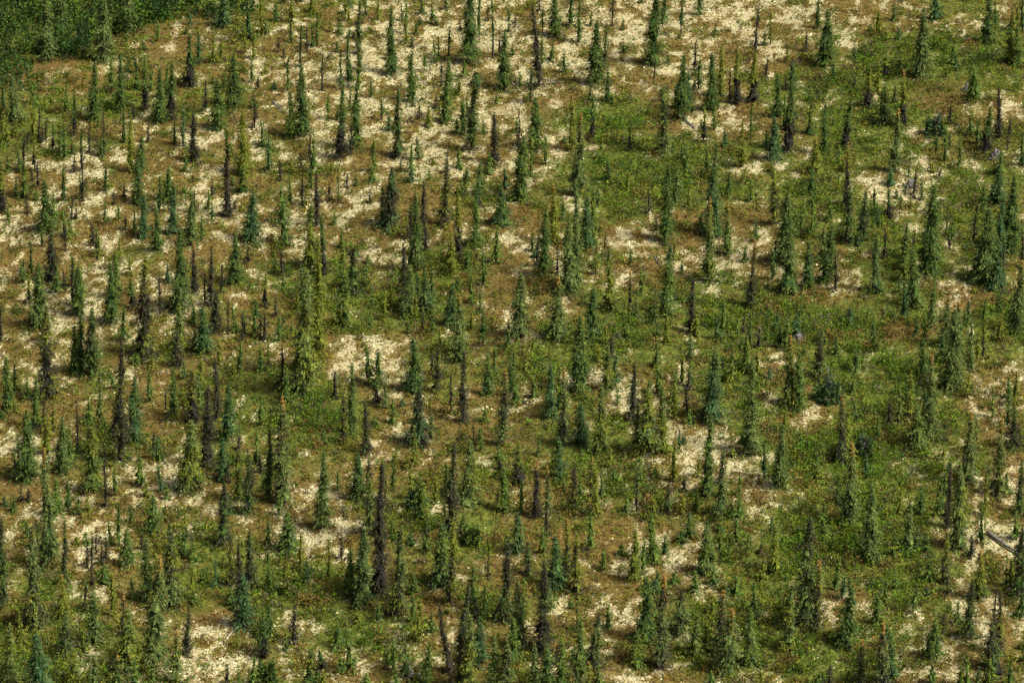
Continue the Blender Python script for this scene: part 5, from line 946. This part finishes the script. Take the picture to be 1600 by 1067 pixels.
# ------------------------------------------------------------------ low rounded bushes one can single out
BUSH_LABELS = [
    'rounded blue-green spruce bush on pale ground in the upper right',
    'small blue-green mound-shaped bush left of the grey-brown dead spruce',
    'wide teal bush with grey dead top below the dark yellow-flecked spruce',
    'small teal bush with grey dead tip beside an orange-tipped spruce',
    'light green mound-shaped bush right of the dark half-bare spruce',
    'dark green round bush cut by bottom edge, left of centre',
    'pale green low bush at bottom edge beside the short grey snag']
for k, (x, y, H, W, lean, code) in enumerate(BUSHES):
    rng = np.random.default_rng(500+k)
    root = thing('spruce_bush', BUSH_LABELS[k], 'bush', (x, y, float(terrain(x, y))), 'low rounded bushes')
    n = 900
    u = unit(rng.normal(0, 1, (n, 3))); u[:, 2] = np.abs(u[:, 2])
    rr = rng.uniform(.45, 1.0, n)**.5*(1+.22*np.sin(u[:, 0]*7+k)+.18*np.sin(u[:, 1]*9+u[:, 2]*6))
    hh = max(H*.85, W*.45)
    P = u*rr[:, None]*np.array([W*.5, W*.45, hh])
    P[:, 2] = np.maximum(P[:, 2], .05)
    d = unit(u+rng.normal(0, .4, (n, 3))+np.array([0, 0, -.1])); w = unit(np.cross(d, rng.normal(0, 1, (n, 3))))
    sz = rng.uniform(.12, .24, (n, 1))
    V = np.stack([P+w*sz*.6, P-w*sz*.6, P+d*sz*1.6], 1)
    c0, c1 = PAL[code[0]]; f = (rng.random((n, 1)) < .45)*rng.random((n, 1))
    rgb = (np.array(c0)*(1-f)+np.array(c1)*f)*rng.uniform(.75, 1.3, (n, 1))
    grey = np.zeros(n, bool)
    if k in (0, 2, 3):
        grey = (u[:, 2] > .62) & (np.abs(u[:, 0]-.1) < .35) & (rng.random(n) < .6)
        rgb[grey] = np.array([.085, .080, .074])*rng.uniform(.6, 1.3, (grey.sum(), 1))
    tri_object('foliage', V[~grey], rgb[~grey], M_NEEDLE, root)
    if grey.any(): tri_object('dead_branches', V[grey], rgb[grey], M_TWIG, root)
    tv, tf = trunk_geo(hh*.8, W, 0, 0, .07)
    poly_object('stem', tv, tf, M_BARK, root)

# ------------------------------------------------------------------ fallen logs and stumps
def limb_geo(A, B, r0, r1, n=7, rows=6, wob=.04, seed=0):
    r_ = random.Random(seed); vs = []; fs = []
    A = np.array(A, float); B = np.array(B, float); d = unit(B-A)
    s = unit(np.cross(d, [0, 0, 1.0])); u = np.cross(s, d)
    for k in range(rows):
        t = k/(rows-1); c = A+(B-A)*t+s*r_.uniform(-wob, wob)+u*r_.uniform(-wob, wob)
        r = r0+(r1-r0)*t
        for i in range(n):
            a = 2*math.pi*i/n; q = r*r_.uniform(.85, 1.12)
            vs.append(tuple(c+s*q*math.cos(a)+u*q*math.sin(a)))
    for k in range(rows-1):
        for i in range(n):
            j = (i+1) % n; fs.append((k*n+i, k*n+j, (k+1)*n+j, (k+1)*n+i))
    fs.append(tuple(range(n))[::-1]); fs.append(tuple((rows-1)*n+i for i in range(n)))
    return vs, fs
LOGS = [
    (4.10, 58.91, 5.90, 59.28, .07, M_GREY, 'dark fallen branch at the foot of the leaning blackish spruce'),
    (-10.82, 60.43, -9.61, 57.92, .06, M_PALE, 'thin pale grey fallen log on bright lichen near top centre'),
    (18.83, 48.82, 19.93, 46.52, .11, M_GREY, 'short grey fallen log beside dark green spruces, upper part right of centre'),
    (-26.53, 52.06, -24.89, 49.23, .08, M_GREY, 'brown fallen log on lichen in the upper left'),
    (14.48, 17.17, 15.12, 15.11, .07, M_GREY, 'small brown fallen stick on lichen at right of centre'),
    (0.0, 59.31, 1.08, 57.10, .07, M_PALE, 'pale thin fallen pole on the dark moss near top centre'),
    (42.51, -33.46, 44.83, -37.26, .14, M_GREY, 'thick purple-grey fallen log on lichen at the right edge'),
    (-23.17, -47.81, -24.29, -50.53, .06, M_PALE, 'white bleached pole lying below the pale teal spruce'),
    (-11.52, -48.07, -11.01, -47.0, .08, M_GREY, 'short dark log end on lichen in the lower left of centre')]
for k, (x0, y0, x1, y1, r, mt, label) in enumerate(LOGS):
    z0, z1 = float(terrain(x0, y0)), float(terrain(x1, y1))
    root = thing('fallen_log', label, 'log', (x0, y0, z0), 'fallen logs')
    B = (x1-x0, y1-y0, z1-z0+r*1.0)
    vs, fs = limb_geo((0, 0, r*1.2), B, r*1.15, r*.7, seed=k)
    poly_object('stem', vs, fs, mt, root)
    for q in range(3):
        t = .3+.2*q; a = k+q*2.1
        p = np.array([B[0]*t, B[1]*t, B[2]*t+r])
        e = p+np.array([math.cos(a)*.35, math.sin(a)*.35, .28])*(.6+3*r)
        vs, fs = limb_geo(p, e, r*.35, r*.12, 5, 3, .01, k*9+q)
        poly_object('branch_stub', vs, fs, mt, root)
STUMPS = [
    (50.28, 54.54, .9, .25, 1, 'leaning grey weathered stump among shrubs in the upper right'),
    (51.65, 38.96, 1.0, .5, 1, 'broad dark grey broken stump with pale edge near the upper right edge'),
    (28.16, .51, .55, .5, -1, 'low grey upturned root on green shrubs right of centre'),
    (42.07, 32.91, .7, .55, 1, 'squat grey stump on pale lichen, upper middle right'),
    (-8.53, -55.79, .7, .42, -1, 'purple-grey stump at the bottom edge left of centre')]
for k, (x, y, h, r, sd, label) in enumerate(STUMPS):
    root = thing('tree_stump', label, 'stump', (x, y, float(terrain(x, y))), 'weathered stumps')
    vs, fs = limb_geo((0, 0, -.15), (sd*h*.35, .1, h), r, r*.62, 9, 5, .05, 40+k)
    vs = [list(v) for v in vs]
    for i in range(len(vs)-9, len(vs)): vs[i][2] += random.Random(k*20+i).uniform(-.25, .3)*h
    poly_object('stem', vs, fs, M_GREY, root, False)
    for q in range(5):
        a = q*1.26+k
        vs, fs = limb_geo((math.cos(a)*r*.5, math.sin(a)*r*.5, .16), (math.cos(a)*r*2.1, math.sin(a)*r*2.1, -.03), r*.26, r*.08, 5, 4, .04, q+k*7)
        poly_object('root', vs, fs, M_GREY, root)

# ------------------------------------------------------------------ ground cover nobody could count
rng = np.random.default_rng(3)
def scatter(n):
    y = rng.uniform(-66, 96, n); x = rng.uniform(-1, 1, n)*(46+.125*(y+60))
    return x, y

# low heath: crowberry, blueberry, moss and dwarf birch seedlings
def leaf_heap(x, y, cr, ch, nl, colour, rng, smin, smax, low=.35, spread=.6):
    """leaves filling low heaps; returns triangles and their colours"""
    b = np.repeat(np.arange(len(x)), nl); n = len(b)
    u = unit(rng.normal(0, 1, (n, 3))); u[:, 2] = np.abs(u[:, 2])
    q = rng.uniform(low, 1.0, n)**.6*(1+.22*np.sin(u[:, 0]*5+b*1.3)+.20*np.sin(u[:, 1]*6+b*2.1))
    P = np.stack([x[b]+u[:, 0]*q*cr[b], y[b]+u[:, 1]*q*cr[b], terrain(x, y)[b]+.02+u[:, 2]*q*ch[b]], -1)
    d = unit(u+rng.normal(0, spread, (n, 3))+np.array([0, 0, .2])); w = unit(np.cross(d, rng.normal(0, 1, (n, 3))))
    sz = rng.uniform(smin, smax, (n, 1))
    V = np.stack([P+w*sz, P-w*sz, P+d*sz*2.2], 1)
    rgb = colour[b]*rng.uniform(.65, 1.4, (n, 1))
    tw = rng.random(n) < .10
    rgb[tw] = np.array([.075, .060, .042])*rng.uniform(.6, 1.4, (tw.sum(), 1))
    return V, rgb
HEATH = np.array([(.145, .110, .018), (.118, .124, .013), (.082, .120, .010), (.170, .084, .018), (.125, .066, .022), (.150, .145, .020), (.042, .070, .011)])
x, y = scatter(60000)
li, sh, ru = cover(x, y); dip = beyond_crest(x, y)
keep = rng.random(len(x)) < np.clip(1.0-.50*li, .42, 1)*(1-.9*dip)
x, y, li, sh, ru = [a[keep] for a in (x, y, li, sh, ru)]
m = len(x)
hv = .12+.35*sh+fbm(x, y, .22, 61)*1.3+rng.normal(0, .28, m)
kind = np.where(hv > .45, 2, np.where(hv > .12, 1, np.where(hv > -.35, 0, 4)))
kind = np.where(ru+.28*rng.normal(0, 1, m) > .50, 3, kind)
kind = np.where(rng.random(m) < .10, 5, kind); kind = np.where(rng.random(m) < .12, 6, kind)
cr = rng.uniform(.16, .36, m)*(1-.4*li); ch = rng.uniform(.05, .20, m)*(1-.3*li)
HV, HC = leaf_heap(x, y, cr, ch, rng.integers(4, 8, m), HEATH[kind]*rng.uniform(.65, 1.3, (m, 1)), rng, .045, .095, .1, .8)

# dwarf birch and willow: separate leafy mounds with dark gaps between them
x, y = scatter(36000)
li, sh, ru = cover(x, y); dip = beyond_crest(x, y)
tall = np.clip(.62*sh+.90*fbm(x, y, .42, 50)+.24-.35*li, 0, 1.3)
keep = (rng.random(len(x)) < np.clip(tall*1.15-.08, .03, .97)*(1-.9*dip))
x, y, sh, ru, tall = [a[keep] for a in (x, y, sh, ru, tall)]
m = len(x)
cr = (.24+.42*tall)*rng.uniform(.55, 1.35, m); ch = (.18+.62*tall)*rng.uniform(.4, 1.6, m)
nl = np.clip((cr*cr*74+cr*ch*64+9).astype(int), 10, 100)
SHRUB = np.array([(.072, .138, .010), (.098, .146, .012), (.124, .138, .017), (.038, .082, .010), (.140, .100, .024), (.100, .092, .050), (.165, .160, .018)])
hv = .12+sh*.55+rng.normal(0, .34, m)+.5*fbm(x, y, .3, 66)
kind = np.where(hv > .75, 0, np.where(hv > .42, 1, np.where(hv > .10, 2, 4)))
kind = np.where(rng.random(m) < .20, 3, kind); kind = np.where(rng.random(m) < .06, 5, kind); kind = np.where(rng.random(m) < .03, 6, kind)
kind = np.where((fbm(x, y, .35, 140) > .28) & (rng.random(m) < .5), 4, kind)
MV, MC = leaf_heap(x, y, cr, ch, nl, SHRUB[kind]*rng.uniform(.70, 1.32, (m, 1)), rng, .045, .092, .5, .55)
V = np.concatenate([HV, MV]); rgb = np.concatenate([HC, MC])
print('heath', len(HV), 'mounds', len(MV))
# the tall alder thicket in the hollow behind the crest
xx = rng.uniform(-68, -14, 2600); yy = rng.uniform(50, 100, 2600)
kk = rng.random(2600) < .40*smooth(-2, 20, -.66*(xx+47.6)+.75*(yy-56.0)+8*fbm(xx, yy, .2, 160))**1.3
xx, yy = xx[kk], yy[kk]
m = len(xx); ll = 150
R2 = rng.uniform(.8, 1.9, m); H2 = R2*rng.uniform(1.2, 2.3, m)
tone = np.array([(.034, .076, .011), (.020, .044, .010), (.066, .108, .013), (.030, .052, .013)])[rng.integers(0, 4, m)]*rng.uniform(.7, 1.25, (m, 1))
bb = np.repeat(np.arange(m), ll)
u = unit(rng.normal(0, 1, (m*ll, 3))); u[:, 2] = np.abs(u[:, 2])
qq = rng.uniform(.5, 1.0, m*ll)*(1+.25*np.sin(u[:, 0]*6+bb)+.2*np.sin(u[:, 1]*7+bb*1.7))
P = np.stack([xx[bb]+u[:, 0]*qq*R2[bb], yy[bb]+u[:, 1]*qq*R2[bb], terrain(xx, yy)[bb]+.05+u[:, 2]*qq*H2[bb]], -1)
d = unit(u+rng.normal(0, .55, (m*ll, 3))); w = unit(np.cross(d, rng.normal(0, 1, (m*ll, 3))))
sz = rng.uniform(.09, .17, (m*ll, 1))
V = np.concatenate([V, np.stack([P+w*sz, P-w*sz, P+d*sz*2.2], 1)])
rgb = np.concatenate([rgb, tone[bb]*rng.uniform(.65, 1.4, (m*ll, 1))])
n = len(V)
o = tri_object('shrub_cover', V, rgb, M_LEAF)
tag(o, 'low dwarf birch, willow and heath shrubs covering the ground between trees', 'shrubs', None, 'stuff')
N_SHR = n

# reindeer lichen: pale cushions
x, y = scatter(130000)
li, sh, ru = cover(x, y)
keep = rng.random(len(x)) < np.clip(li, 0, 1)**1.5*.9
x, y, li = x[keep], y[keep], li[keep]
n = len(x)
r = rng.uniform(.05, .13, n)*(.8+.3*li); h = r*rng.uniform(.45, .9, n)
a0 = rng.uniform(0, 6.28, n)
C_ = np.stack([x, y, terrain(x, y)+.03], -1)
top = C_.copy(); top[:, 2] += h; top[:, :2] += rng.normal(0, .02, (n, 2))
S = 5
ring = []
for i in range(S):
    a = a0+2*np.pi*i/S; rr = r*rng.uniform(.75, 1.2, n)
    ring.append(np.stack([x+rr*np.cos(a), y+rr*np.sin(a), C_[:, 2]-.03], -1))
V = np.stack([np.stack([ring[i], ring[(i+1) % S], top], 1) for i in range(S)], 1).reshape(-1, 3, 3)
cc = np.array([(.47, .425, .24), (.55, .505, .315), (.34, .30, .15), (.41, .38, .20)])[rng.integers(0, 4, n)]*rng.uniform(.75, 1.12, (n, 1))*(1+.28*fbm(x, y, .4, 90))[:, None]
o = tri_object('lichen_cushions', V, np.repeat(cc, S, 0), M_LICHEN)
tag(o, 'pale cream reindeer lichen cushions carpeting the open ground', 'lichen', None, 'stuff')
print('tris: saplings', N_SAP, 'shrubs', N_SHR, 'lichen', len(V), 'ground', 2*len(quads), 'trees', sum(len(o.data.polygons) for o in bpy.data.objects if o.type == 'MESH' and o.parent))
